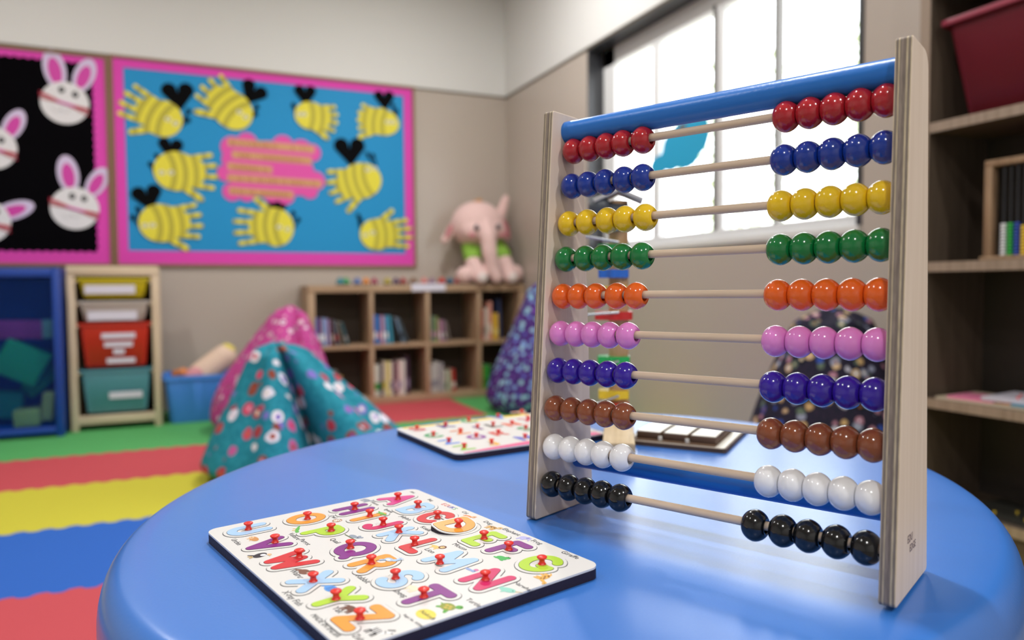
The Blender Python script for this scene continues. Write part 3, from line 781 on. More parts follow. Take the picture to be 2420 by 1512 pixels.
FP = [('red', '#c9444c', .333, 1.125, 'S'), ('purple', '#4a3a8c', .383, 1.131, 'K'), ('green', '#2f9c5c', .433, 1.156, 'C'), ('blue', '#4a7ad6', .491, 1.166, 'V'), ('orange', '#e08040', .547, 1.188, 'T'),
      ('green', '#2f9c5c', .341, 1.065, 'C'), ('orange', '#e08040', .387, 1.071, 'Z'), ('plum', '#7a4a8c', .424, 1.092, 'I'), ('black', '#3a3a36', .454, 1.099, 'L'), ('red-orange', '#e0603a', .486, 1.096, 'N'), ('crimson', '#cc3a5a', .528, 1.123, 'X'),
      ('blue', '#4a86e0', .347, 1.011, 'Z'), ('purple ring shaped', '#8a3f9c', .396, 1.026, 'O'), ('red', '#d2493c', .436, 1.035, 'R'), ('green', '#2f8c56', .490, 1.050, 'S'),
      ('lime', '#8cc440', .354, .965, 'Z'), ('yellow-orange', '#e8ae44', .400, .975, 'J'), ('violet', '#5a62c8', .459, .987, 'N')]
rown = ['back row', 'second row', 'third row', 'front row']; rowlen = [5, 6, 4, 3]; ordn = ['first', 'second', 'third', 'fourth', 'fifth', 'sixth']
ci, si = math.cos(-.128), math.sin(-.128)
def fuzzy_letter(ch):
    xs, ys, X, Y = grid(-26, 26, -9, 47, 1.0)
    return xs, ys, stroke_sdf(GL[ch], X, Y, 3.4)
idx = 0
for ri, nrow in enumerate(rowlen):
    for q in range(nrow):
        cn, hx, wx, wy, ch = FP[idx]; idx += 1
        dx, dy = wx-.331, wy-.929
        lx, ly = dx*ci-dy*si, dx*si+dy*ci
        th = thing('letter_piece', '%s piece with red peg, %s from left in the far puzzle\'s %s' % (cn, ordn[q], rown[ri]), 'puzzle piece', group='pieces of the far peg puzzle')
        th.matrix_world = Matrix.Translation((.331, .929, ZT+FT)) @ Matrix.Rotation(.128, 4, 'Z') @ Matrix.Translation((lx, ly-.002, 0))
        xs, ys, F = fuzzy_letter(ch)
        s = .00088
        lps = lambda iso: [[(a*s*1.1, (b-19)*s) for a, b in l] for l in contour(F.copy(), xs, ys, iso)]
        big = sorted(lps(2.4), key=lambda l: -len(l))[:1]
        slab('tile_face', big, .0001, .0005, M_board, th)
        slab('letter', lps(0), .0005, .0007, mat('far letter '+hx, hx, .4), th)
        pg = bpy.data.objects.new('peg', peg_me); COL.objects.link(pg); pg.parent = th; pg.location = (0, 0, .0007); pg.scale = (.92, .92, .92)

# ------------------------------------------------------------------ brown wooden tile puzzle behind the abacus
M_brown = wood('dark walnut board', '#6e5644', '#4f3c30', axis=0, rough=.55)
M_pale = mat('pale tile face', '#e8e4da', .3, .5, var=.1, vscale=60)
wz = thing('wooden_tile_board', 'brown wooden base board carrying three pale topped tiles behind the abacus', 'puzzle board', (.593, .923, ZT), (0, 0, math.atan2(-.117, .092)))
WWd, WDp = .149, .185
slab('base', [rounded_poly([(0, 0), (WWd, 0), (WWd, WDp), (0, WDp)], .006, 5)], 0, .0062, M_brown, wz)
slab('pale_face', [rounded_poly([(.003, .004), (WWd-.003, .004), (WWd-.003, WDp-.004), (.003, WDp-.004)], .005, 5)], .0062, .0066, M_pale, wz)
slab('frame_step', [rounded_poly([(.008, .007), (WWd-.016, .007), (WWd-.016, WDp-.02), (.008, WDp-.02)], .003, 4)], .0066, .0082, M_brown, wz)
for x in (.052, .092):
    bm = bmesh.new(); tube(bm, (x, .012, .0082), (x, .012, .014), .003, n=12); mesh_obj('peg', bm, M_pale, wz)
for k, nm in enumerate(('nearest the wooden post', 'middle', 'furthest from the wooden post')):
    x0 = .0145+k*.0405
    t = thing('wooden_tile', ('pale topped brown tile in the middle of the brown board' if nm == 'middle' else 'pale topped brown tile on the brown board, %s' % nm), 'wooden tile', group='wooden tiles on the brown board')
    t.matrix_world = Matrix.Translation((.593, .923, ZT+.0082)) @ Matrix.Rotation(math.atan2(-.117, .092), 4, 'Z') @ Matrix.Translation((x0, .016, 0))
    box_obj('block', (0, .037, 0, .118, 0, .0105), M_brown, t, .0012)
    box_obj('printed_face', (.0012, .0358, .0012, .1168, .0105, .0111), M_pale, t, smooth=False)

# ------------------------------------------------------------------ wooden post toy with coloured discs and wire arms
M_post = wood('honey wooden post', '#c9a47e', '#b28a64', axis=2, rough=.5)
M_postb = wood('pale wooden plank', '#cdb896', '#b9a27e', axis=0, rough=.5)
M_wire = mat('steel wire', '#b9bcc0', .25, metal=1)
px, py = .640, 1.011
tt = thing('post_toy', 'wooden post toy with coloured flower discs and wire arms behind the abacus', 'toy', (px, py, ZT), (0, 0, math.atan2(1.011, .64)))
# local x points away from the camera, y to the left
box_obj('base', (-.215, .03, -.022, .022, 0, .026), M_postb, tt, .003)
bm = bmesh.new(); tube(bm, (0, 0, .026), (0, 0, .372), .0158, n=32); mesh_obj('post', bm, M_post, tt)
def flower(name, z, r, hx, cn, th=.013, lobes=6, y=.008, x=-.003):
    r *= .82
    pts = []
    for i in range(72):
        a = 2*PI*i/72; rr = r*(1+.10*math.cos(lobes*a)); pts.append((rr*math.cos(a), rr*math.sin(a)))
    bm = join_meshes([slab_mesh([pts, [(.0163*math.cos(2*PI*i/24)-x, .0163*math.sin(2*PI*i/24)-y) for i in range(24)]], -th/2, th/2)])
    o = mesh_obj(name, bm, mat(cn+' painted disc', hx, .3, .5), tt, (x, y, z)); o['label'] = cn+' flower shaped disc'
    md = o.modifiers.new('b', 'BEVEL'); md.width = .0025; md.segments = 3; md.limit_method = 'ANGLE'
    return o
for z, r, hx, cn in ((.296, .031, '#1fae58', 'green'), (.256, .030, '#2a6fd0', 'blue'), (.230, .027, '#ecc62c', 'yellow'), (.189, .037, '#d12a2c', 'red'), (.117, .032, '#24b45a', 'bright green'), (.094, .027, '#2f74c8', 'mid blue'), (.062, .030, '#e8c828', 'lemon yellow'), (.042, .026, '#d8342c', 'scarlet')):
    flower('disc', z, r, hx, cn)
for z, y1, z1 in ((.305, .075, .318), (.195, .055, .192), (.118, .07, .100), (.063, .065, .040)):
    bm = bmesh.new(); tube(bm, (-.034, .0, z), (-.055, y1, z1), .0022, n=10); ellipsoid(bm, (-.055, y1, z1), (.0034, .0034, .0034), 10, 8); mesh_obj('wire_arm', bm, M_wire, tt)
M_roof = mat('pale grey painted roof', '#c4c2c0', .5)
bm = bmesh.new()
box(bm, -.03, .03, -.002, .042, -.003, .003, .001, M=Matrix.Translation((0, 0, .388)) @ Matrix.Rotation(-.42, 4, 'X'))
box(bm, -.03, .03, -.042, .002, -.003, .003, .001, M=Matrix.Translation((0, 0, .388)) @ Matrix.Rotation(.42, 4, 'X'))
mesh_obj('roof', bm, M_roof, tt)
bm = bmesh.new(); ellipsoid(bm, (0, .004, .345), (.030, .034, .026), 24, 16); ellipsoid(bm, (-.012, .03, .362), (.018, .018, .017), 20, 14); mesh_obj('bird_body', bm, mat('slate grey bird', '#4a5058', .4), tt)
bm = bmesh.new(); ellipsoid(bm, (-.026, .010, .338), (.012, .022, .016), 20, 14); mesh_obj('breast', bm, mat('pale grey breast', '#a9b4b2', .5), tt)

# ------------------------------------------------------------------ bean bags
def bean_bag(name, label, loc, m, R, H, apex, seed, squash=1.0, power=1.5, folds=.05, grooves=(), yaw=0, neck=.05, bulge=.0):
    """apex = (dx, dy) lean of the tip; grooves = (angle, width, depth, zlo, zhi)"""
    rnd = random.Random(seed); nz, na = 60, 120
    ph = [(rnd.uniform(0, 6), rnd.choice((3, 4, 5, 7)), rnd.uniform(.3, 1)) for _ in range(5)]
    bm = bmesh.new(); rings = []
    for j in range(nz+1):
        v = j/nz; z = H*v
        if v < .12: r = R*(.80+.20*math.sin(v/.12*PI/2))
        else: r = (R-neck)*(1-((v-.12)/.88)**power)**1.15+neck*(1-max(0, v-.93)/.07*.75)
        r *= 1+bulge*math.sin(PI*min(1, v*1.6))
        cx, cy = apex[0]*v**1.3, apex[1]*v**1.3
        ring = []
        for i in range(na):
            a = 2*PI*i/na; d = 0
            for p, k, am in ph: d += am*math.sin(k*a+p+2.2*v)*folds*(.25+v)*.5
            for ga, gw, gd, z0, z1 in grooves:
                da = (a-ga+PI) % (2*PI)-PI
                wz_ = max(0, min(1, (v-z0)/.12))*max(0, min(1, (z1-v)/.15))
                d -= gd*math.exp(-(da/gw)**2)*wz_
            rr = r*(1+d)
            ring.append(bm.verts.new((cx+rr*math.cos(a), cy+rr*math.sin(a)*squash, z+.012*math.sin(5*a+p)*v*(1 if v < .97 else .3))))
        rings.append(ring)
    for a, b in zip(rings, rings[1:]):
        for i in range(na): bm.faces.new((a[i], a[(i+1) % na], b[(i+1) % na], b[i]))
    bm.faces.new(rings[0][::-1]); bm.faces.new(rings[-1])
    o = mesh_obj(name, bm, m, None, loc, (0, 0, yaw), angle=80)
    return tag(o, label, 'bean bag')
TOCAM = lambda x, y: math.atan2(-y, -x)
M_teal = fabric_print('teal printed cotton', '#1f7c90', ['#d84a6a', '#e6e0ee', '#8e4636', '#c95f9c', '#8e4636', '#ece3ea', '#b23a4a', '#7f6fc0'], 14.5, .42, '#2b8ea2', inner=['#e9a6c0', '#6a56b8', '#c46a50', '#f0e6d0', '#d04060', '#a05040', '#e4d8ee'], thr2=.2)
M_pink = fabric_print('pink printed cotton', '#c9559c', ['#9c8e94', '#e6cfe0', '#b02a70', '#8a5a7c', '#ddb8c6', '#d04a98'], 24, .40, '#b13a82', inner=['#e0d0d8', '#8f8f8a', '#c64a90', '#d8c0a8'], thr2=.2)
M_purp = fabric_print('purple printed cotton', '#56307c', ['#7a9cd0', '#5a60b8', '#86b8d0', '#7a48a4', '#94b8d0', '#6a78c4'], 25, .44, '#33225e', inner=['#a4ccd4', '#8a9cd8', '#a0ccc4'], thr2=.2)
M_dark = fabric_print('dark floral cotton', '#1c1e2e', ['#b89a6c', '#8a90a8', '#c4a884', '#2f4a9c', '#a8788c', '#5a6a5c', '#b4b4c4', '#12141e'], 28, .44, '#2a2236', inner=['#d8c8b0', '#c0c8d8', '#8a5a3c', '#d4b088'], thr2=.2)
T_ = TOCAM(.5, 3.2)
bean_bag('bean_bag', 'teal bean bag with pink and brown print, slumped behind the table', (.50, 3.22, 0), M_teal, .445, .555, (-.155, .0), 3, .9, 1.15, .09, ((T_+.12, .17, .80, -.1, 1.12), (T_-.30, .20, -.16, .1, 1.1), (T_+.62, .24, -.16, .1, 1.1), (T_+1.1, .2, .12, .2, 1.0)), 0, .095)
bean_bag('bean_bag', 'tall pink printed bean bag behind the teal one, beside the bookshelf', (.44, 4.28, 0), M_pink, .325, .685, (.10, .0), 5, 1, 1.7, .08, ((TOCAM(.44, 4.28)+.5, .22, .3, .45, 1.1),), 0, .065, .05)
bean_bag('bean_bag', 'purple bean bag with pale blue dots in the corner by the bookshelf', (1.985, 4.2, 0), M_purp, .262, .80, (.06, .0), 8, 1, 1.25, .05, (), 0, .04, .06)
bean_bag('bean_bag', 'dark floral bean bag against the wall under the window, seen through the abacus', (2.005, 1.84, 0), M_dark, .268, .70, (.02, .0), 11, 1, 2.0, .07, (), 0, .11, .03)

# ------------------------------------------------------------------ notice boards on the back wall
M_cork = mat('tan board frame', '#8a6648', .6)
M_bpink = mat('pink border paper', '#de4ab2', .7, .2)
M_bblue = mat('blue backing paper', '#2290ca', .6, .25)
M_bblack = mat('black backing paper', '#060508', .9, .05)
YW = YB
def board(label, x0, x1, z0, z1, inner, m_in, scallop):
    t = thing('notice_board', label, 'notice board', (x0, YW, z0), (PI/2, 0, 0))
    w_, h_ = x1-x0, z1-z0
    fw = .018
    o = slab('frame', [[(0, 0), (w_, 0), (w_, h_), (0, h_)], [(fw, fw), (w_-fw, fw), (w_-fw, h_-fw), (fw, h_-fw)]], 0, .022, M_cork, t)
    slab('backing', [[(fw, fw), (w_-fw, fw), (w_-fw, h_-fw), (fw, h_-fw)]], 0, .009, m_in, t)
    a, b, c, d = inner[0]-x0, inner[1]-x0, inner[2]-z0, inner[3]-z0
    if scallop:
        lp = []
        def side(p, q, nx, ny):
            n = int(math.hypot(q[0]-p[0], q[1]-p[1])/.0075)
            for i in range(n):
                s = i/n; k = abs(math.sin(PI*s*n/6))*.011
                lp.append((p[0]+(q[0]-p[0])*s+nx*k, p[1]+(q[1]-p[1])*s+ny*k))
        side((a, c), (b, c), 0, 1); side((b, c), (b, d), -1, 0); side((b, d), (a, d), 0, -1); side((a, d), (a, c), 1, 0)
    else: lp = [(a, c), (b, c), (b, d), (a, d)]
    slab('border', [[(fw, fw), (w_-fw, fw), (w_-fw, h_-fw), (fw, h_-fw)], lp], .009, .012, M_bpink, t)
    return t
board('blue notice board with pink border, covered in yellow paper bees', -.392, 1.552, .930, 2.236, (-.317, 1.472, 1.030, 2.165), M_bblue, False)
board('black notice board with scalloped pink border at the left edge, holding paper bunnies', -2.30, -.400, .930, 2.222, (-2.22, -.478, 1.012, 2.170), M_bblack, True)

# ---- handprint bees
def bee_mat(name, dark, light, period, hx):
    m, nt, b = new_mat(name); N, L = nt.nodes, nt.links
    tc = N.new('ShaderNodeTexCoord'); vm = N.new('ShaderNodeVectorMath'); vm.operation = 'SUBTRACT'; vm.inputs[1].default_value = (hx-.12, 0, 0)
    ln = N.new('ShaderNodeVectorMath'); ln.operation = 'LENGTH'
    L.new(tc.outputs['Object'], vm.inputs[0]); L.new(vm.outputs[0], ln.inputs[0])
    mu = N.new('ShaderNodeMath'); mu.operation = 'MULTIPLY'; mu.inputs[1].default_value = 1/period
    fr = N.new('ShaderNodeMath'); fr.operation = 'FRACT'; gt = N.new('ShaderNodeMath'); gt.operation = 'GREATER_THAN'; gt.inputs[1].default_value = .46
    sub = N.new('ShaderNodeMath'); sub.operation = 'GREATER_THAN'; sub.inputs[1].default_value = .12+.085
    ml = N.new('ShaderNodeMath'); ml.operation = 'MULTIPLY'
    L.new(ln.outputs['Value'], mu.inputs[0]); L.new(mu.outputs[0], fr.inputs[0]); L.new(fr.outputs[0], gt.inputs[0]); L.new(ln.outputs['Value'], sub.inputs[0])
    L.new(gt.outputs[0], ml.inputs[0]); L.new(sub.outputs[0], ml.inputs[1])
    mx = N.new('ShaderNodeMix'); mx.data_type = 'RGBA'; mx.inputs[6].default_value = lin(light); mx.inputs[7].default_value = lin(dark)
    L.new(ml.outputs[0], mx.inputs[0]); L.new(mx.outputs[2], b.inputs['Base Color']); b.inputs['Roughness'].default_value = .65
    return m
M_wing = mat('black card', '#08080a', .9, .1)
M_eye = mat('pale eye paper', '#d9d8c0', .6); M_pup = mat('grey pupil', '#8a8a72', .6)
def heart(ax, ay, bx, by):
    """black heart wing from tip a to lobe centre b"""
    d = Vector((bx-ax, by-ay))*1.15; L_ = d.length; ang = math.atan2(d.y, d.x)
    xs, ys, X, Y = grid(-.03, L_*2+.06, -.14, .14, .004)
    F = np.minimum(sd_capsule(X, Y, 0, 0, L_*1.0, L_*.46, .016, L_*.44), sd_capsule(X, Y, 0, 0, L_*1.0, -L_*.46, .016, L_*.44))
    c, s = math.cos(ang), math.sin(ang)
    return [[(ax+p*c-q*s, ay+p*s+q*c) for p, q in l] for l in contour(F, xs, ys)]
BEES = [
 ('at the top left of', (-.003, 1.818), (-.107, 1.871), (-.316, 1.974), .232, ((0, 1.947), (-.010, 2.040)), [(.049, 1.929), (.047, 1.871)], [(-.071, 1.866), (-.027, 1.843)], 1, 1),
 ('second from left in the top row of', (.408, 1.870), (.310, 1.962), (.161, 2.110), .241, ((.412, 2.026), (.452, 2.098)), [(.468, 1.995), (.458, 1.948)], [(.358, 1.948), (.396, 1.919)], 1, 1),
 ('third from left in the top row of', (.715, 1.952), (.822, 1.965), (.985, 1.960), .190, ((.785, 2.050), (.782, 2.120)), [(.703, 2.026)], [(.738, 1.968), (.771, 1.971)], .8, -1),
 ('at the top right of', (1.425, 1.924), (1.299, 1.968), (1.150, 1.990), .190, ((1.335, 2.070), (1.330, 2.140)), [(1.392, 2.090), (1.417, 2.052)], [(1.354, 1.968), (1.395, 1.971)], .8, 1),
 ('left of the pink cloud on', (-.149, 1.490), (-.026, 1.541), (.198, 1.554), .250, ((-.065, 1.630), (-.060, 1.700)), [(-.178, 1.576), (-.141, 1.631)], [(-.116, 1.527), (-.063, 1.530)], 1, -1),
 ('at the bottom left of', (-.248, 1.178), (-.124, 1.208), (.098, 1.233), .241, ((-.186, 1.303), (-.205, 1.385)), [(-.286, 1.239), (-.257, 1.292)], [(-.221, 1.188), (-.177, 1.193)], 1, -1),
 ('directly below the pink cloud on', (.681, 1.174), (.567, 1.200), (.319, 1.193), .259, ((.606, 1.300), (.592, 1.365)), [(.688, 1.298), (.720, 1.256)], [(.594, 1.201), (.649, 1.188)], 1, -1),
 ('right of the pink cloud on', (1.292, 1.577), (1.151, 1.540), (.936, 1.481), .250, ((1.085, 1.660), (1.078, 1.765)), [(1.204, 1.730), (1.244, 1.722)], [(1.203, 1.621), (1.253, 1.634)], 1, 1),
 ('at the bottom right of', (1.145, 1.166), (1.266, 1.168), (1.503, 1.184), .223, None, [(1.132, 1.294), (1.147, 1.264)], [(1.175, 1.161), (1.230, 1.178)], 1, 1)]
for k, (where, hd, ce, tl, wd, wing, ants, eyes, fl, thumb) in enumerate(BEES):
    zoff = .0135+(k % 3)*.0025
    t = thing('paper_bee', 'yellow striped handprint bee %s the blue notice board' % where, 'paper bee', (ce[0], YW-zoff, ce[1]), (PI/2, 0, 0), 'paper bees on the blue notice board')
    d = Vector((tl[0]-ce[0], tl[1]-ce[1])); Lt = d.length; ang = math.atan2(d.y, d.x)
    hl = math.hypot(hd[0]-ce[0], hd[1]-ce[1])
    xs, ys, X, Y = grid(-.26, .34, -.2, .2, .004)
    F = sd_ellipse(X, Y, -.005, 0, hl, wd/2)
    F = np.minimum(F, sd_capsule(X, Y, 0, 0, hl*.62, 0, wd*.44, wd*.36))
    for q, (off, ln) in enumerate(((-.40, .90), (-.14, 1.02), (.13, 1.02), (.38, .92))):
        F = np.minimum(F, sd_capsule(X, Y, hl*.4, off*wd*.8, Lt*ln, off*wd*1.08, .020, .0145))
    F = np.minimum(F, sd_capsule(X, Y, hl*.1, thumb*wd*.35, hl*.95, thumb*wd*.72, .024, .018))
    lps = contour(F, xs, ys)
    body = slab('body', lps, 0, .0012, bee_mat('striped yellow paper', '#b6ab34', '#e4d83c', .064, -hl), t, None, (0, 0, ang))
    loc2 = lambda p: (p[0]-ce[0], p[1]-ce[1])
    if wing:
        a, b = loc2(wing[0]), loc2(wing[1])
        slab('wing', heart(a[0], a[1], b[0], b[1]), -.0012, -.0002, M_wing, t)
    for p in ants:
        q = loc2(p); e = loc2(hd); f = Vector(q)-Vector(e); f = Vector(q)-f.normalized()*min(.07, f.length)
        xs, ys, X, Y = grid(min(q[0], f.x)-.03, max(q[0], f.x)+.03, min(q[1], f.y)-.03, max(q[1], f.y)+.03, .0025)
        F = np.minimum(sd_capsule(X, Y, f.x, f.y, q[0], q[1], .0055), sd_ellipse(X, Y, q[0], q[1], .014, .018, .4))
        slab('antenna', contour(F, xs, ys), -.001, 0, M_wing, t)
    for p in eyes:
        q = loc2(p)
        el = lambda r1, r2: [[(q[0]+r1*math.cos(2*PI*i/24), q[1]+r2*math.sin(2*PI*i/24)) for i in range(24)]]
        ey_ = slab('eye', el(.019, .015), .0012, .0018, M_eye, t)
        slab('pupil', el(.007, .007), .0018, .0022, M_pup, ey_)

# ---- pink cloud with strips of lettering
t = thing('paper_cloud_sign', 'bright pink paper cloud with five tan text strips on the blue notice board', 'paper sign', (.55, YW-.012, 1.585), (PI/2, 0, 0))
CLD = [(.236, 1.72), (.333, 1.8), (.403, 1.814), (.508, 1.785), (.635, 1.823), (.735, 1.783), (.847, 1.782), (.873, 1.698), (.834, 1.619), (.898, 1.517), (.849, 1.419), (.709, 1.413), (.643, 1.353), (.544, 1.368), (.375, 1.371), (.279, 1.367), (.238, 1.447), (.215, 1.555), (.251, 1.63)]
xs, ys, X, Y = grid(-.45, .45, -.32, .32, .006)
F = sd_ellipse(X, Y, 0, 0, .28, .19)
for cx, cy, r in ((-.24, .13, .075), (-.15, .17, .065), (.08, .165, .07), (.2, .14, .075), (.27, .13, .06), (.29, -.06, .065), (.25, -.13, .055), (.09, -.17, .06), (.0, -.16, .06), (-.16, -.165, .055), (-.25, -.16, .06), (-.285, -.04, .055), (-.25, .05, .06)):
    F = np.minimum(F, np.hypot(X-cx, Y-cy)-r)
F = np.minimum(F, np.maximum(np.abs(X)-.26, np.abs(Y)-.165))
slab('cloud', contour(F, xs, ys), 0, .0015, mat('hot pink paper', '#e04aa6', .55), t)
M_strip = mat('tan lettering strip', '#d39a6c', .6); M_txt = mat('rust lettering', '#b0603c', .6)
for x0, z1, x1, z0 in ((.28, 1.768, .836, 1.718), (.304, 1.690, .816, 1.640), (.276, 1.612, .557, 1.562), (.274, 1.536, .879, 1.486), (.281, 1.452, .69, 1.402)):
    tl_ = .5*(-.06)
    cx, cz = (x0+x1)/2-.55, (z0+z1)/2-1.585
    lp = [(x0-.55, z0-1.585+.006), (x1-.55, z0-1.585-.006), (x1-.55, z1-1.585-.006), (x0-.55, z1-1.585+.006)]
    st = slab('text_strip', [lp], .0015, .003, M_strip, t)
    bm = bmesh.new(); x = x0-.55+.02; rr = random.Random(int(x1*1000))
    while x < x1-.55-.03:
        wch = rr.uniform(.012, .022)
        if rr.random() > .18:
            zc = z0-1.585+.006-.012*(x-(x0-.55))/(x1-x0)
            box(bm, x, x+wch*.35, zc+.012, zc+.036, .003, .0034); box(bm, x, x+wch*.8, zc+.012, zc+.018, .003, .0034)
        x += wch
    mesh_obj('lettering', bm, M_txt, st, smooth=False)['kind'] = 'stuff'

# ---- paper bunnies
M_bun = mat('white bunny card', '#e2e0e2', .7); M_ear = mat('lilac white card', '#d3c4e2', .7)
M_inear = mat('magenta card', '#d03ca4', .6); M_bl = mat('black felt', '#17161a', .7); M_wool = mat('red wool', '#c0384e', .8)
def oval(cx, cy, rx, ry, rot=0, n=40):
    c, s = math.cos(rot), math.sin(rot)
    return [(cx+rx*math.cos(2*PI*i/n)*c-ry*math.sin(2*PI*i/n)*s, cy+rx*math.cos(2*PI*i/n)*s+ry*math.sin(2*PI*i/n)*c) for i in range(n)]
def bunny(label, face, r, ears, eyes, tilt, seed):
    t = thing('paper_bunny', label, 'paper bunny', (face[0], YW-.0145-.001*seed, face[1]), (PI/2, 0, 0), 'paper bunnies on the black notice board')
    L_ = lambda p: (p[0]-face[0], p[1]-face[1])
    for (ex_, ez_, rx, ry, ro) in ears:
        q = L_((ex_, ez_))
        e = slab('ear', [oval(q[0], q[1], rx, ry, ro)], -.0012, 0, M_ear, t)
        slab('inner_ear', [oval(q[0]+.01*math.sin(ro), q[1]-.012*math.cos(ro), rx*.58, ry*.68, ro)], 0, .0008, M_inear, e)
    slab('face', [oval(0, 0, r[0], r[1])], .0008, .002, M_bun, t)
    for p in eyes:
        q = L_(p); e = slab('eye', [oval(q[0], q[1], .017, .019)], .002, .004, M_bl, t)
        slab('glint', [oval(q[0]+.005, q[1]+.006, .005, .005)], .004, .0045, M_bun, e)
    bm = bmesh.new()
    for dy, sl in ((0, 0), (.008, .10), (-.008, -.10), (.004, .05)):
        c0 = Vector((-r[0]*1.02, .30*r[1]+dy*2.4, .004)); c1 = Vector((r[0]*.98, -.36*r[1]+dy*2.4*(1 if dy else 1), .004))
        mid = (c0+c1)/2+Vector((0, -dy*2.4, .001))
        tube(bm, c0, mid, .0035, n=8); tube(bm, mid, c1, .0035, n=8)
    mesh_obj('whiskers', bm, M_wool, t)
    bm = bmesh.new(); tube(bm, (-.045, .06*r[1], .003), (.055, -.16*r[1], .003), .008, n=8); mesh_obj('nose', bm, M_inear, t)
    bm = bmesh.new()
    for s in (-1, 1):
        for k in range(6):
            a0, a1 = PI+PI*k/6, PI+PI*(k+1)/6
            tube(bm, (s*.022+.022*math.cos(a0)-.02, -.035+.022*math.sin(a0), .003), (s*.022+.022*math.cos(a1)-.02, -.035+.022*math.sin(a1), .003), .0016, n=6)
    mesh_obj('mouth', bm, mat('grey pencil', '#a8a6aa', .8), t)
bunny('whole white paper bunny at the top of the black notice board', (-.634, 1.915), (.128, .126), ((-.682, 2.112, .060, .118, .16), (-.527, 2.092, .056, .108, -.38)), ((-.649, 1.992), (-.578, 1.970)), .1, 0)
bunny('whole white paper bunny at the lower right of the black notice board', (-.600, 1.283), (.130, .128), ((-.630, 1.490, .058, .112, .12), (-.478, 1.447, .052, .102, -.5)), ((-.612, 1.356), (-.549, 1.344)), .1, 1)
bunny('paper bunny halfway up the black board, its face cut by the picture edge', (-1.005, 1.620), (.120, .124), ((-1.05, 1.80, .055, .105, .2), (-.899, 1.762, .052, .100, -.45)), ((-1.04, 1.69), (-.962, 1.668)), .1, 2)
bunny('paper bunny with one ear in view, low at the edge of the black board', (-1.05, 1.190), (.120, .122), ((-.915, 1.258, .052, .112, -1.2), (-1.10, 1.39, .052, .105, .2)), ((-1.05, 1.27), (-1.0, 1.25)), .1, 3)

# ------------------------------------------------------------------ tray rack with four trays
M_pine = wood('pale pine', '#d8c5aa', '#c6b094', axis=2, rough=.55)
M_pineh = wood('pale pine rail', '#d8c5aa', '#c6b094', axis=0, rough=.55)
RX0, RX1, RY, RD, RHt = -.592, -.138, 4.65, .31, .915
rk = thing('tray_rack', 'pale pine storage rack holding four plastic trays, left of the blue tub', 'storage rack', (RX0, RY, 0))
RW = RX1-RX0
for x in (0, RW-.038):
    for y in (0, RD-.035): box_obj('upright', (x, x+.038, y, y+.035, 0, RHt), M_pine, rk, .004)
    bm = bmesh.new()
    for z in (.74, .61, .605-.005, .345):
        pass
    for z in (.838, .708, .588, .325):
        xx = x+.038 if x == 0 else x-.012
        box(bm, xx, xx+.012, .01, RD-.01, z-.012, z, .001)
    mesh_obj('runner', bm, M_pine, rk)
    box_obj('side_panel', (x+.008, x+.030, .03, RD-.03, .05, RHt-.02), M_pine, rk, .002)
box_obj('top_rail', (.0, RW, -.002, .035, .862, RHt+.002), M_pineh, rk, .004)
box_obj('top_panel', (.02, RW-.02, .03, RD-.01, .885, .905), M_pineh, rk, .002)
box_obj('bottom_rail', (.03, RW-.03, .0, .03, .035, .083), M_pineh, rk, .004)
box_obj('bottom_panel', (.03, RW-.03, .03, RD-.01, .05, .068), M_pineh, rk, .002)
box_obj('back_panel', (.03, RW-.03, RD-.012, RD-.004, .06, .89), mat('dark back panel', '#3d342b', .7), rk)
def tray(label, z0, z1, m, labels, cat='storage tray'):
    t = thing('storage_tray', label, cat, ((RX0+RX1)/2, RY+.008, z0), group='trays in the pine rack')
    h = z1-z0; W0, W1 = .185, .150
    bm = bmesh.new()
    rings = []
    def rr(wx, y0, y1, z, r=.02):
        return [bm.verts.new((a, b, z)) for a, b in rounded_poly([(-wx, y0), (wx, y0), (wx, y1), (-wx, y1)], r, 5)]
    for wx, y0, y1, z in ((W1-.01, .022, .25, 0), (W1, .012, .262, .008), (W0-.012, 0, .275, h-.014), (W0, -.008, .283, h-.013), (W0, -.008, .283, h), (W0-.014, .004, .271, h), (W1-.006, .018, .256, .012)):
        rings.append(rr(wx, y0, y1, z))
    for a, b in zip(rings, rings[1:]):
        for i in range(len(a)): bm.faces.new((a[i], a[(i+1) % len(a)], b[(i+1) % len(a)], b[i]))
    bm.faces.new(rings[0][::-1]); bm.faces.new(rings[-1])
    mesh_obj('tray_body', bm, m, t, angle=50)
    for x0, x1, a, b in labels:
        box_obj('paper_label', (x0, x1, -.0105, -.0085, a, b), mat('lilac white label', '#d8d4e2', .6), t)
M_tr = lambda n, h: mat(n+' tray plastic', h, .35, .5)
mx_ = lambda p: (-.598+(p-152)*.00208)-(RX0+RX1)/2
def lab(px0, px1, zc, hh, z0): return (mx_(px0), mx_(px1), zc-hh/2-z0, zc+hh/2-z0)
zpx = lambda py: .913-(py-630)*.00241
tray('yellow plastic tray with a white label, topmost in the pine rack', .737, .850, M_tr('yellow', '#cdbb1c'), [lab(196, 316, zpx(682), .048, .737)])
tray('cloudy clear plastic tray with a white label, second from the top in the rack', .606, .722, M_tr('clear', '#c2b8b0'), [lab(201, 319, zpx(743), .050, .606)])
tray('red plastic tray with four stepped white labels in the pine rack', .350, .600, M_tr('red', '#c8301e'), [lab(232, 313, zpx(790), .030, .35), lab(238, 306, zpx(810), .028, .35), lab(259, 286, zpx(827), .028, .35), lab(243, 311, zpx(848), .028, .35)])
tray('teal plastic tray with one white label, lowest in the pine rack', .094, .340, M_tr('teal', '#5896a6'), [lab(246, 326, zpx(929), .036, .094)])

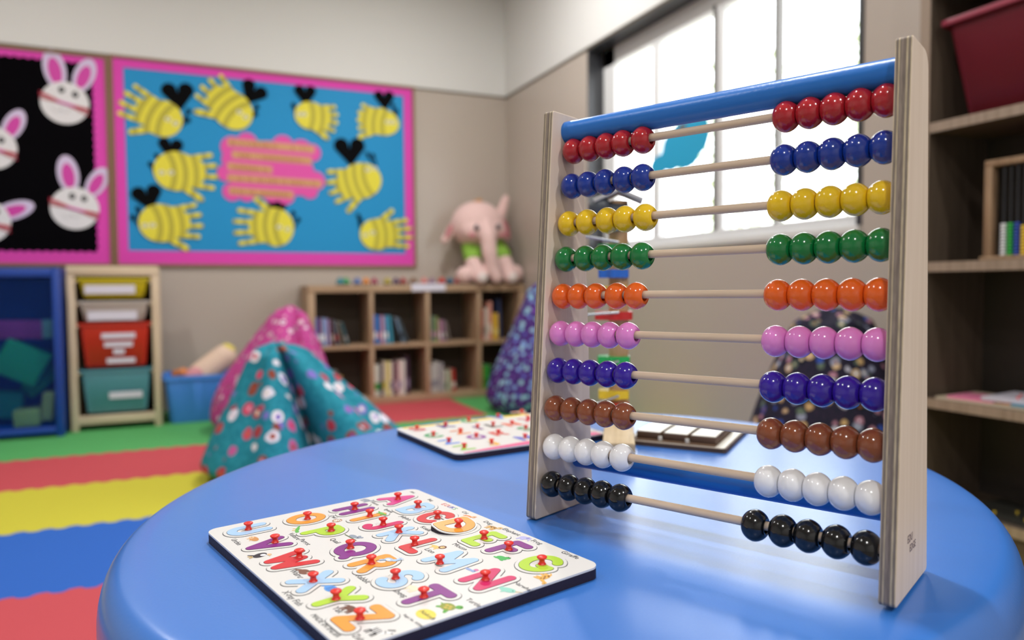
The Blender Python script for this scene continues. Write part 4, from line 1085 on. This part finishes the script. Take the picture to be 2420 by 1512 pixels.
# ------------------------------------------------------------------ blue see-through cabinet on the far left
M_cab = mat('royal blue plastic', '#0f3f9c', .4, .5)
cm, nt, b = new_mat('see-through blue plastic'); N, L = nt.nodes, nt.links
tr = N.new('ShaderNodeBsdfTransparent'); tr.inputs['Color'].default_value = (.72, .90, 1, 1)
df = N.new('ShaderNodeBsdfPrincipled'); df.inputs['Base Color'].default_value = lin('#0c3a8c'); df.inputs['Roughness'].default_value = .25
ms = N.new('ShaderNodeMixShader'); ms.inputs[0].default_value = .16
L.new(tr.outputs[0], ms.inputs[1]); L.new(df.outputs[0], ms.inputs[2]); L.new(ms.outputs[0], N['Material Output'].inputs['Surface'])
CX0, CX1, CY, CD, CH = -1.50, -.612, 4.545, .45, .905
cb = thing('toy_cabinet', 'royal blue cabinet with see-through front at the left picture edge', 'cabinet', (CX0, CY, 0)); CW = CX1-CX0
for x in (0, CW-.035): box_obj('side_panel', (x, x+.035, 0, CD, .0, CH), M_cab, cb, .006)
box_obj('top_panel', (.035, CW-.035, 0, CD, CH-.05, CH-.002), M_cab, cb, .005)
box_obj('bottom_panel', (.035, CW-.035, 0, CD, .02, .055), M_cab, cb, .005)
box_obj('back_panel', (.035, CW-.035, CD-.02, CD-.005, .05, CH-.05), mat('deep blue panel', '#123f8e', .6), cb)
box_obj('front_panel', (.030, CW-.030, .012, .016, .05, CH-.045), cm, cb)
box_obj('pale_stripe', (.545, .592, .006, .011, .52, .81), mat('pale blue sticker', '#5a78b8', .5), cb)
def block(label, hx, loc, rot, size, cat='foam block'):
    bm = bmesh.new(); box(bm, -size[0]/2, size[0]/2, -size[1]/2, size[1]/2, -size[2]/2, size[2]/2, .008, seg=3)
    return tag(mesh_obj('foam_block', bm, mat('foam '+hx, hx, .7), None, loc, rot), label, cat, 'foam blocks in the blue cabinet')
cy = CY+.12
block('magenta block lying across the top of the pile in the blue cabinet', '#c2307c', (-.83, cy+.03, .575), (0, .02, 0), (.26, .14, .10))
block('small grey-green block beside the magenta block in the blue cabinet', '#8c9c8c', (-.684, cy+.02, .575), (0, 0, 0), (.06, .12, .10))
block('large tilted green block in the blue cabinet', '#1f9c5c', (-.805, cy, .400), (0, .50, 0), (.22, .15, .185))
block('narrow tilted green block leaning right in the blue cabinet', '#2aa866', (-.742, cy+.17, .285), (0, -.72, 0), (.20, .14, .085))
block('teal green block low at the left in the blue cabinet', '#169c7c', (-.895, cy+.15, .160), (0, .1, 0), (.13, .15, .15))
block('long mustard block on the cabinet floor', '#c8b45a', (-.785, cy-.02, .105), (0, -.04, 0), (.12, .15, .09))
block('short mustard block at the right of the cabinet floor', '#d0b060', (-.690, cy-.02, .160), (0, .10, 0), (.055, .12, .15))
block('purple block at the left edge of the cabinet', '#8a2a7c', (-1.03, cy+.02, .48), (0, .1, 0), (.12, .14, .14))
block('dark blue block supporting the pile in the cabinet', '#1c3c90', (-1.02, cy+.04, .225), (0, 0, 0), (.14, .2, .33))

# ------------------------------------------------------------------ blue tub with a soft toy
M_tub = mat('blue ribbed plastic', '#4a90ec', .4, .5)
t = thing('plastic_tub', 'bright blue ribbed plastic tub on the floor beside the pine rack', 'tub', (.062, 4.685, 0))
bm = bmesh.new(); rings = []
def tubring(wx, dy, z, ribs):
    pts = rounded_poly([(-wx, 0+dy), (wx, 0+dy), (wx, .30-dy), (-wx, .30-dy)], .025, 6)
    dense = []
    for a, c in zip(pts, pts[1:]+pts[:1]):
        n = max(1, int(math.hypot(c[0]-a[0], c[1]-a[1])/.006))
        for i in range(n): dense.append((a[0]+(c[0]-a[0])*i/n, a[1]+(c[1]-a[1])*i/n))
    out = []
    for a, c in dense:
        k = 1+ribs*(1 if math.sin(2*PI*(a+c)/.032) > 0 else 0)
        out.append((a*k, .15+(c-.15)*k, z))
    return out
L0 = None
prof_ = [(.155, .012, .0, 0), (.160, .008, .008, .012), (.186, -.002, .25, .012), (.187, -.003, .252, 0), (.199, -.012, .254, 0), (.199, -.012, .278, 0), (.186, 0, .278, 0), (.158, .016, .01, 0)]
base = tubring(*prof_[1])
nn_ = len(base)
for wx, dy, z, rb in prof_:
    pts = tubring(wx, dy, z, rb)
    # resample to a common count
    P_ = pts; cum = [0]
    for a, c in zip(P_, P_[1:]+P_[:1]): cum.append(cum[-1]+math.hypot(c[0]-a[0], c[1]-a[1]))
    if len(P_) != nn_:
        tot = len(P_); P_ = [P_[int(i*tot/nn_) % tot] for i in range(nn_)]
    rings.append([bm.verts.new(p) for p in P_])
for a, c in zip(rings, rings[1:]):
    for i in range(nn_): bm.faces.new((a[i], a[(i+1) % nn_], c[(i+1) % nn_], c[i]))
bm.faces.new(rings[0][::-1]); bm.faces.new(rings[-1])
mesh_obj('tub_body', bm, M_tub, t, angle=40)
pl = thing('soft_toy', 'cream and pink stuffed roll with a yellow tip sticking out of the blue tub', 'soft toy', (.062, 4.83, .012))
bm = bmesh.new(); capsule_chain(bm, [(-.07, -.02, .12), (.02, -.02, .26), (.15, 0, .36)], [.07, .078, .072], 20)
o = mesh_obj('body', bm, mat('cream plush', '#e2c8b4', .9, .2, bump=.5, bscale=90), pl)
md = o.modifiers.new('remesh', 'REMESH'); md.mode = 'VOXEL'; md.voxel_size = .01; md.use_smooth_shade = True
bm = bmesh.new(); ellipsoid(bm, (.176, .0, .405), (.045, .045, .028), 20, 12, Euler((0, .6, 0))); mesh_obj('yellow_tip', bm, mat('yellow plush', '#d8c860', .9, .2), pl)
bm = bmesh.new(); ellipsoid(bm, (-.02, -.055, .25), (.085, .05, .055), 20, 12, Euler((0, -.5, 0))); mesh_obj('pink_patch', bm, mat('pink plush', '#d898a0', .9, .2), pl)
bm = bmesh.new(); ellipsoid(bm, (-.085, -.05, .275), (.035, .04, .03), 16, 10); ellipsoid(bm, (-.12, -.03, .265), (.03, .03, .03), 16, 10); mesh_obj('orange_patch', bm, mat('orange plush', '#d88a5c', .9, .2), pl)

# ------------------------------------------------------------------ cube bookshelf
M_oak = wood('oak veneer upright', '#b5977a', '#9c7f64', axis=2, rough=.5)
M_oakh = wood('oak veneer shelf', '#b5977a', '#9c7f64', axis=0, rough=.5)
M_bback = mat('brown back panel', '#4a3c31', .7)
BX0, BX1, BY, BDp, BH = .722, 2.268, 4.85, .33, .805
bs = thing('cube_bookshelf', 'low oak cube bookshelf of eight cubbies under the right end of the bee board', 'bookshelf', (BX0, BY, 0)); BW_ = BX1-BX0
box_obj('side_panel', (0, .045, 0, BDp, 0, BH-.048), M_oak, bs, .002)
box_obj('side_panel', (BW_-.045, BW_, 0, BDp, 0, BH-.048), M_oak, bs, .002)
box_obj('top_panel', (0, BW_, -.002, BDp, BH-.048, BH), M_oakh, bs, .002)
box_obj('bottom_panel', (.045, BW_-.045, 0, BDp, 0, .048), M_oakh, bs, .002)
DIV = [1.137-BX0, 1.529-BX0, 1.911-BX0]
box_obj('middle_shelf', (.045, BW_-.045, .003, BDp-.01, .378, .404), M_oakh, bs, .001)
for d in DIV:
    for za, zb in ((.048, .378), (.404, BH-.048)): box_obj('divider', (d-.014, d+.014, .002, BDp-.01, za, zb), M_oak, bs, .001)
box_obj('back_panel', (.02, BW_-.02, BDp-.01, BDp-.002, .03, BH-.03), M_bback, bs)
box_obj('paper_label', (1.413-BX0, 1.655-BX0, -.006, -.002, .762, .812), mat('lilac white label', '#d8d4e2', .6), bs)['label'] = 'white paper label on the shelf edge'

CELLX = [(BX0+.047, BX0+DIV[0]-.016), (BX0+DIV[0]+.016, BX0+DIV[1]-.016), (BX0+DIV[1]+.016, BX0+DIV[2]-.016), (BX0+DIV[2]+.016, BX1-.047)]
CELLZ = [.405, .049]
cellname = [['upper cubby beside the pink bean bag', 'second upper cubby of the oak bookshelf', 'third upper cubby of the oak bookshelf', 'upper cubby under the elephant'], ['lower cubby behind the teal bean bag', 'second lower cubby of the oak bookshelf', 'third lower cubby of the oak bookshelf', 'lower cubby behind the purple bean bag']]
M_page = mat('book pages', '#d8d0c2', .8)
def book(x, z, wd, h, dp, hx, lean, ydel, label, group, band=None):
    bm = bmesh.new(); c = .0016
    box(bm, 0, wd, 0, .004, 0, h, .0012, 0); box(bm, 0, c, .002, dp, 0, h, 0, 0); box(bm, wd-c, wd, .002, dp, 0, h, 0, 0)
    box(bm, c, wd-c, .003, dp-.004, .003, h-.003, 0, 1)
    ms = [mat('book '+hx, hx, .45, .5), M_page]
    if band:
        box(bm, .0004, wd-.0004, -.0006, .003, h*.18, h*.42, 0, 2); ms.append(mat('book '+band, band, .45, .5))
    o = mesh_obj('book', bm, ms, None, (x, BY+ydel, z), (0, lean, 0), smooth=False)
    return tag(o, label, 'book', group)
ORD = ['first', 'second', 'third', 'fourth', 'fifth', 'sixth', 'seventh', 'eighth', 'ninth', 'tenth']
BK = {(0, 0): [('blue', '#2c62b4', .020, .185, 0, '#c8d4e8'), ('dark red', '#8a2430', .018, .180, 0, '#cfd6e6'), ('pale blue', '#8aa8d8', .022, .182, 0, '#e8e8f0'), ('lilac', '#a898c8', .016, .178, .05, None), ('maroon', '#5c2430', .016, .172, .10, '#b8a8a0'), ('slate', '#4c5866', .018, .168, .16, '#a04040'), ('grey-brown', '#6a5c50', .018, .160, .22, None), ('dark teal', '#2c5058', .018, .155, .28, '#8a8a8a')],
 (0, 1): [('bright blue', '#2f6ac4', .024, .198, 0, '#d8dcec'), ('mid blue', '#4a84c8', .018, .190, .02, '#d88aa8'), ('rose pink', '#c88aa8', .018, .190, .03, '#e8dce8'), ('sky blue', '#5aa0cc', .018, .188, .05, '#e0e8f0'), ('turquoise', '#3c94b0', .018, .190, .09, None), ('black', '#18161c', .020, .185, .14, None), ('blue-grey', '#6a8098', .016, .182, .30, '#38404c'), ('dark slate', '#38444c', .016, .178, .36, None)],
 (0, 2): [('dark green', '#2c4038', .018, .200, 0, None), ('grey-green', '#7a8c74', .020, .180, .0, '#b88aa0'), ('olive', '#8a9a5c', .018, .175, .03, '#c8a0a8'), ('dusty pink', '#b8849a', .020, .150, .06, '#d8c8d0'), ('mauve', '#8a6a80', .018, .150, .12, '#a8a098'), ('brown-grey', '#6c6058', .018, .140, .2, None)],
 (0, 3): [('brick red', '#b0342c', .030, .225, 0, '#8a2020'), ('off white', '#cfc8ba', .026, .230, 0, '#a8a898'), ('salmon pink', '#d89484', .030, .275, .0, '#e8c8b8'), ('mustard yellow', '#d4a832', .045, .190, .02, '#e0c468'), ('navy', '#2c3c64', .022, .290, .03, None)],
 (1, 0): [('tan', '#b0947c', .026, .200, 0, None), ('orange-red', '#c4532c', .026, .205, 0, '#d8a070'), ('beige', '#b8a084', .028, .195, 0, '#c8b494'), ('charcoal', '#34383c', .024, .190, .02, '#7a7a78'), ('grey', '#6c6c6c', .024, .185, .05, None), ('ochre', '#b0904c', .022, .150, .08, None)],
 (1, 1): [('green and white', '#d4d8cc', .040, .215, 0, '#2f9440'), ('dark purple', '#3c2848', .018, .220, 0, None), ('cream', '#dcd2b8', .024, .235, 0, '#c8c044'), ('yellow spotted', '#d8cc6c', .022, .232, 0, '#e4dca8'), ('ivory', '#d8d0c4', .020, .230, 0, '#5a5a7c'), ('maroon patterned', '#5c1c3c', .026, .228, 0, '#b8a0a8'), ('pale rose', '#d8c0bc', .026, .235, 0, '#a090a8'), ('white', '#d8d2cc', .026, .238, 0, None), ('plum', '#402040', .022, .262, .02, '#8a7a98')],
 (1, 2): [('pale grey', '#b8b4b4', .034, .200, 0, '#8c8c94'), ('soft white', '#c4c0bc', .032, .215, 0, '#96949c'), ('silver grey', '#a8a4a8', .030, .205, 0, None), ('stone', '#b8b4a4', .024, .150, 0, '#7c8c78'), ('pale green', '#b0b89c', .024, .150, .03, None), ('cherry red', '#b42820', .028, .155, .06, '#d8c4bc')],
 (1, 3): [('orange', '#c87830', .020, .160, 0, None), ('bright green', '#3c9c40', .050, .175, 0, '#2c7c34'), ('dark green', '#24522c', .04, .165, .03, None)]}
for (row, cell), bl in BK.items():
    x = CELLX[cell][0]+.004
    for i, (cn, hx, wd, h, lean, band) in enumerate(bl):
        if lean: x += .003+max(0, h*math.sin(lean)-h*math.sin(bl[i-1][4]))
        book(x, CELLZ[row], wd, h, random.uniform(.15, .19), hx, -lean, .035+random.uniform(0, .02), '%s book, %s from left in the %s' % (cn, ORD[i], cellname[row][cell]), 'books in the cube bookshelf', band)
        x += wd*math.cos(lean)+.002

# ---- tiny coloured toys along the top of the bookshelf
TOY = [('teal', '#2c8c9c', .945), ('leaf green', '#3c9c5c', .985), ('dusty blue', '#5c78b4', 1.055), ('orange', '#e08a34', 1.118), ('plum red', '#a43c5c', 1.178), ('olive yellow', '#b8a848', 1.262), ('dark purple', '#54345c', 1.325), ('brick', '#a84848', 1.378), ('brown', '#8c6c54', 1.445), ('salmon', '#d88480', 1.525), ('mauve', '#9c7c94', 1.585), ('red', '#c83434', 1.652), ('petrol blue', '#2c6484', 1.715), ('crimson', '#c03848', 1.775)]
bm = bmesh.new()
box(bm, -.020, .020, -.014, .014, .006, .026, .005, 0); box(bm, -.012, .010, -.012, .012, .024, .040, .006, 0)
car_body = bpy.data.meshes.new('body'); bmesh.ops.recalc_face_normals(bm, faces=bm.faces); bm.to_mesh(car_body); bm.free(); car_body.shade_smooth(); car_body.set_sharp_from_angle(angle=.7)
bm = bmesh.new()
for x in (-.012, .012):
    for y in (-.013, .013): tube(bm, (x, y-.003, .006), (x, y+.003, .006), .006, n=14)
wh_me = bpy.data.meshes.new('wheels'); bmesh.ops.recalc_face_normals(bm, faces=bm.faces); bm.to_mesh(wh_me); bm.free(); wh_me.materials.append(mat('dark rubber', '#222226', .7))
for i, (cn, hx, x) in enumerate(TOY):
    nxt_ = TOY[i+1][0] if i+1 < len(TOY) else None
    lbl = 'tiny %s toy on the bookshelf top, %s' % (cn, 'furthest from the elephant' if i == 0 else ('nearest the plush elephant' if not nxt_ else 'between the %s and %s ones' % (TOY[i-1][0], nxt_)))
    t = thing('small_toy', lbl, 'toy', (x, BY+.07+.012*math.sin(i*2.1), BH), (0, 0, random.uniform(-.5, .5)), 'row of tiny toys on the bookshelf'); t.scale = (1.15, 1.15, 1.25)
    me = car_body.copy(); me.materials.append(mat('toy '+cn, hx, .4, .5))
    o = bpy.data.objects.new('body', me); COL.objects.link(o); o.parent = t
    o = bpy.data.objects.new('wheels', wh_me); COL.objects.link(o); o.parent = t

# ------------------------------------------------------------------ plush elephant
M_ele = mat('elephant plush', '#e6c3be', .95, .15, bump=.35, bscale=120, sheen=.3)
M_eli = mat('deep pink felt', '#c07a80', .9, .2); M_pad = mat('pale sole', '#e6d8d4', .9, .2)
el = thing('plush_elephant', 'pink plush elephant in a green shirt sitting on the bookshelf', 'plush toy', (1.990, BY+.165, BH)); el.scale = (.96, .96, .97)
# local x right, z up, -y to the viewer
bm = bmesh.new()
ellipsoid(bm, (.02, .03, .20), (.135, .125, .205), 28, 18)                      # trunk of the body
ellipsoid(bm, (-.03, -.01, .448), (.205, .165, .176), 32, 22)                   # head
ellipsoid(bm, (-.10, -.10, .395), (.095, .085, .08), 20, 14); ellipsoid(bm, (.06, -.10, .40), (.095, .085, .08), 20, 14)   # cheeks
capsule_chain(bm, [(-.02, -.13, .43), (-.02, -.195, .35), (-.012, -.205, .23), (.012, -.20, .12), (.040, -.215, .045)], [.066, .060, .056, .050, .042], 18)   # trunk
capsule_chain(bm, [(-.09, -.02, .27), (-.105, -.12, .15), (-.080, -.185, .055)], [.060, .056, .055], 18)
capsule_chain(bm, [(.115, -.02, .28), (.145, -.12, .16), (.160, -.185, .058)], [.064, .062, .060], 18)
capsule_chain(bm, [(-.08, .0, .08), (-.165, -.06, .065), (-.180, -.13, .068)], [.075, .062, .064], 18)
capsule_chain(bm, [(.12, .0, .08), (.205, -.05, .07), (.225, -.12, .078)], [.075, .064, .070], 18)
# ears
ellipsoid(bm, (-.245, .02, .385), (.035, .035, .085), 16, 12, Euler((0, .45, 0)))
ellipsoid(bm, (-.285, .015, .335), (.030, .028, .035), 14, 10)
ellipsoid(bm, (.190, .03, .43), (.040, .035, .10), 16, 12, Euler((0, -.35, 0)))
ellipsoid(bm, (.225, .02, .365), (.035, .03, .04), 14, 10)
capsule_chain(bm, [(.165, .03, .50), (.195, .02, .585), (.215, .01, .655)], [.046, .040, .030], 14)
o = mesh_obj('body', bm, M_ele, el)
md = o.modifiers.new('remesh', 'REMESH'); md.mode = 'VOXEL'; md.voxel_size = .0075; md.use_smooth_shade = True
md = o.modifiers.new('smooth', 'SMOOTH'); md.factor = .6; md.iterations = 8
bm = bmesh.new(); ellipsoid(bm, (.02, .025, .235), (.142, .134, .155), 28, 18)
bmesh.ops.bisect_plane(bm, geom=bm.verts[:]+bm.edges[:]+bm.faces[:], plane_co=(0, 0, .15), plane_no=(0, 0, -1), clear_outer=True)
capsule_chain(bm, [(-.085, -.01, .285), (-.100, -.085, .205)], [.071, .066], 18); capsule_chain(bm, [(.110, -.01, .295), (.136, -.085, .215)], [.075, .072], 18)
mesh_obj('shirt', bm, mat('lime green jersey', '#8cb84a', .85, .2, bump=.3, bscale=150), el)
for x, z, y in ((-.108, .412, -.196), (.066, .425, -.196)):
    bm = bmesh.new(); ellipsoid(bm, (x, y, z), (.020, .013, .022), 16, 12); e = mesh_obj('eye', bm, mat('glossy dark eye', '#2c2634', .15, .5), el)
    bm = bmesh.new(); ellipsoid(bm, (x+.005, y-.011, z+.008), (.005, .004, .005), 10, 8); mesh_obj('glint', bm, mat('white glint', '#f0f0f0', .3), e)
bm = bmesh.new(); ellipsoid(bm, (-.255, -.005, .395), (.020, .018, .062), 14, 10, Euler((0, .45, 0))); mesh_obj('inner_ear', bm, M_eli, el)
bm = bmesh.new(); ellipsoid(bm, (.205, -.003, .425), (.030, .018, .085), 14, 10, Euler((0, -.35, 0))); mesh_obj('inner_ear', bm, M_eli, el)
for c in ((-.074, -.222, .05), (.166, -.226, .052)):
    bm = bmesh.new(); ellipsoid(bm, c, (.040, .022, .040), 18, 12); mesh_obj('sole', bm, M_pad, el)
bm = bmesh.new(); ellipsoid(bm, (-.03, -.03, .622), (.035, .03, .012), 16, 10); capsule_chain(bm, [(-.03, -.03, .622), (-.015, -.04, .640)], [.012, .005], 10); mesh_obj('hair_tuft', bm, mat('ginger tuft', '#c98a3c', .9), el)
for x, y, z in ((-.135, -.170, .360), (.105, -.168, .365)):
    bm = bmesh.new(); ellipsoid(bm, (x, y, z), (.026, .012, .020), 14, 10); mesh_obj('blush', bm, mat('rosy felt', '#d08a90', .9, .2), el)

# ------------------------------------------------------------------ tall shelf unit on the right
M_ash = wood('grey-brown laminate upright', '#5a4d41', '#4b4036', axis=2, rough=.5)  # laminate darkened to carry the shade inside the shelves
M_ashh = wood('grey-brown laminate shelf', '#5a4d41', '#4b4036', axis=1, rough=.5)
SX0, SX1, SY0, SY1 = 2.0, 2.275, .42, 1.512
sh = thing('shelf_unit', 'tall grey-brown open shelf unit at the right picture edge', 'shelf unit', (SX0, SY0, 0)); SD, SL = SX1-SX0, SY1-SY0
M_litedge = wood('laminate lit front edge', '#9a8878', '#887767', axis=2, rough=.5)  # same laminate in a lighter tone: light on the front edges, painted in
def edge_lit(name, d, parent):
    bm = bmesh.new(); box(bm, d[0]+.0015, *d[1:], mi=0); box(bm, d[0], d[0]+.0015, *d[2:], mi=1)
    return mesh_obj(name, bm, [M_ash if d[5]-d[4] > .1 else M_ashh, M_litedge], parent, smooth=False)
for y_ in (SL-.033, 0): edge_lit('side_panel', (0, SD, y_, y_+.033, 0, 2.10), sh)
box_obj('back_panel', (SD-.012, SD-.004, .02, SL-.02, .05, 2.09), mat('shaded laminate back', '#2c2620', .6), sh)  # back coloured darker for the shade deep in the unit
for z in (.130, .444, .845, 1.250, 1.655, 2.10): edge_lit('shelf', (.002, SD-.012, .033, SL-.033, z-.028, z), sh)
box_obj('plinth', (.012, .03, .033, SL-.033, 0, .102), M_ashh, sh, .001)
# maroon see-through bin on the top visible shelf
rm, nt, b = new_mat('see-through maroon plastic'); N, L = nt.nodes, nt.links
tr = N.new('ShaderNodeBsdfTransparent'); tr.inputs['Color'].default_value = (.62, .10, .14, 1)
b.inputs['Base Color'].default_value = lin('#7c2232'); b.inputs['Roughness'].default_value = .35
ms = N.new('ShaderNodeMixShader'); ms.inputs[0].default_value = .55
L.new(tr.outputs[0], ms.inputs[1]); L.new(b.outputs[0], ms.inputs[2]); L.new(ms.outputs[0], N['Material Output'].inputs['Surface'])
t = thing('storage_bin', 'maroon see-through plastic bin of toys on the upper shelf of the right unit', 'bin', (2.135, 1.20, 1.250))
bm = bmesh.new(); rings = []
for wx, wy, z in ((.085, .185, 0), (.090, .195, .004), (.105, .247, .268), (.118, .262, .270), (.118, .262, .290), (.103, .245, .290), (.088, .192, .008)):
    rings.append([bm.verts.new((a, c, z)) for a, c in rounded_poly([(-wx, -wy), (wx, -wy), (wx, wy), (-wx, wy)], .02, 5)])
for a, c in zip(rings, rings[1:]):
    for i in range(len(a)): bm.faces.new((a[i], a[(i+1) % len(a)], c[(i+1) % len(a)], c[i]))
bm.faces.new(rings[0][::-1]); bm.faces.new(rings[-1])
mesh_obj('bin_body', bm, rm, t, angle=50)
box_obj('rim_strip', (-.121, -.1175, -.255, .255, .272, .288), mat('maroon rim', '#8c2a40', .4), t, .001)
def lump(nm, label, hx, loc, parts):
    bm = bmesh.new()
    for c, r in parts: ellipsoid(bm, c, r, 14, 10)
    tag(mesh_obj(nm, bm, mat('lump '+hx, hx, .6), None, loc), label, 'toy', 'toys inside the maroon bin')
lump('toy_animal', 'orange-brown toy animal showing through the right side of the maroon bin', '#b8702c', (2.085, 1.235, 1.262), [((0, 0, .05), (.03, .05, .045)), ((0, .04, .10), (.025, .028, .03)), ((0, -.03, .02), (.02, .02, .02)), ((0, .03, .02), (.02, .02, .02))])
lump('toy_banana', 'flat orange toy lying at the bottom of the maroon bin', '#d88a2c', (2.075, 1.34, 1.262), [((0, 0, .012), (.012, .03, .009)), ((0, -.025, .015), (.01, .014, .008))])
lump('toy_rattle', 'pale lilac toy showing through the middle of the maroon bin', '#b09cc4', (2.082, 1.295, 1.262), [((0, 0, .05), (.012, .014, .014)), ((0, -.02, .065), (.01, .012, .012)), ((0, .01, .085), (.01, .01, .012)), ((0, -.008, .02), (.01, .01, .022))])
# bead counting frame
M_frame = wood('brown counting frame', '#a08468', '#8a6e54', axis=2, rough=.5)
t = thing('counting_frame', 'wooden counting frame with black upright rods and stacked beads on the right shelf', 'counting frame', (2.075, 1.352, .845))
box_obj('base', (-.03, .03, -.24, .0, 0, .012), M_frame, t, .002)
for y in (-.24, -.022): box_obj('post', (-.014, .014, y, y+.022,   .012, .262), M_frame, t, .002)
box_obj('top_rail', (-.014, .014, -.24, .0, .262, .280), M_frame, t, .002)
bm = bmesh.new(); lathe(bm, [(.0022, -.0045), (.0074, -.0038), (.0084, 0), (.0074, .0038), (.0022, .0045)], 20); bmesh.ops.recalc_face_normals(bm, faces=bm.faces)
cb_me = bpy.data.meshes.new('bead'); bm.to_mesh(cb_me); bm.free(); cb_me.shade_smooth()
CBC = [('white', '#d6d8da'), ('green', '#22a03c'), ('blue', '#1a3f9c'), ('yellow', '#d8b428'), ('red', '#b02024'), ('purple', '#5a2c8c'), ('orange', '#d86a24'), ('brown', '#6a4228'), ('pink', '#d890b0'), ('black', '#202024')]
M_brod = mat('black steel rod', '#232428', .35, .5)
for k, (cn, hx) in enumerate(CBC):
    y = -.048-k*.0182
    bm = bmesh.new(); tube(bm, (0, y, .012), (0, y, .264), .0036, n=12); r = mesh_obj('rod', bm, M_brod, t)
    me = cb_me.copy(); me.materials.append(mat('counting bead '+cn, hx, .35, .5))
    for j in range(10-(1 if k > 2 else 0)):
        o = bpy.data.objects.new('bead', me); COL.objects.link(o); o.parent = r; o.location = (0, y, .0168+j*.0090)
# flat boards and papers on the lower shelf
def flat(nm, label, hx, loc, size, rot=0, pegs=None, cat='puzzle board'):
    t = thing(nm, label, cat, loc, (0, 0, rot), 'flat boards stacked on the right shelf')
    sx, sy, sz = size
    slab('sheet', [rounded_poly([(-sx/2, -sy/2), (sx/2, -sy/2), (sx/2, sy/2), (-sx/2, sy/2)], .006, 4)], 0, sz, mat('flat '+hx, hx, .4, .5), t)
    for (px_, py_, ph_) in pegs or []:
        o = bpy.data.objects.new('peg', peg_me if ph_ == 'r' else peg_y); COL.objects.link(o); o.parent = t; o.location = (px_, py_, sz)
    return t
peg_y = peg_me.copy(); peg_y.materials.clear(); peg_y.materials.append(mat('yellow peg', '#d4b428', .35))
flat('puzzle_board', 'cream board at the bottom of the stack on the right shelf', '#c4b49c', (2.12, 1.28, .444), (.20, .36, .006), .05)
flat('picture_card', 'pink card lying on the left end of the board stack', '#d87a9c', (2.085, 1.365, .450), (.12, .13, .006), .1, cat='card')
flat('picture_card', 'orange card between the pink and teal cards on the right shelf', '#d8863c', (2.10, 1.275, .450), (.12, .05, .006), -.05, cat='card')
flat('picture_card', 'teal blue card at the front of the board stack', '#4a8ca4', (2.085, 1.205, .450), (.12, .085, .006), .03, cat='card')
flat('picture_card', 'magenta card at the right end of the board stack', '#a83458', (2.09, 1.09, .450), (.13, .13, .007), -.06, cat='card')
flat('puzzle_board', 'white board with red pegs on top of the stack on the right shelf', '#c8c4d0', (2.14, 1.17, .457), (.19, .34, .008), .12, [(-.06, .09, 'r'), (-.05, .02, 'r'), (-.07, -.06, 'r'), (.0, .11, 'r'), (.01, .04, 'r'), (.02, -.05, 'r'), (-.02, -.1, 'r')])
flat('puzzle_board', 'dark board with yellow pegs on the bottom shelf of the right unit', '#2c2c28', (2.13, 1.17, .130), (.20, .42, .009), .04, [(-.075, .13, 'y'), (-.07, .05, 'y'), (-.06, -.03, 'y'), (-.02, .10, 'y'), (.0, .0, 'y'), (-.08, -.11, 'y')])
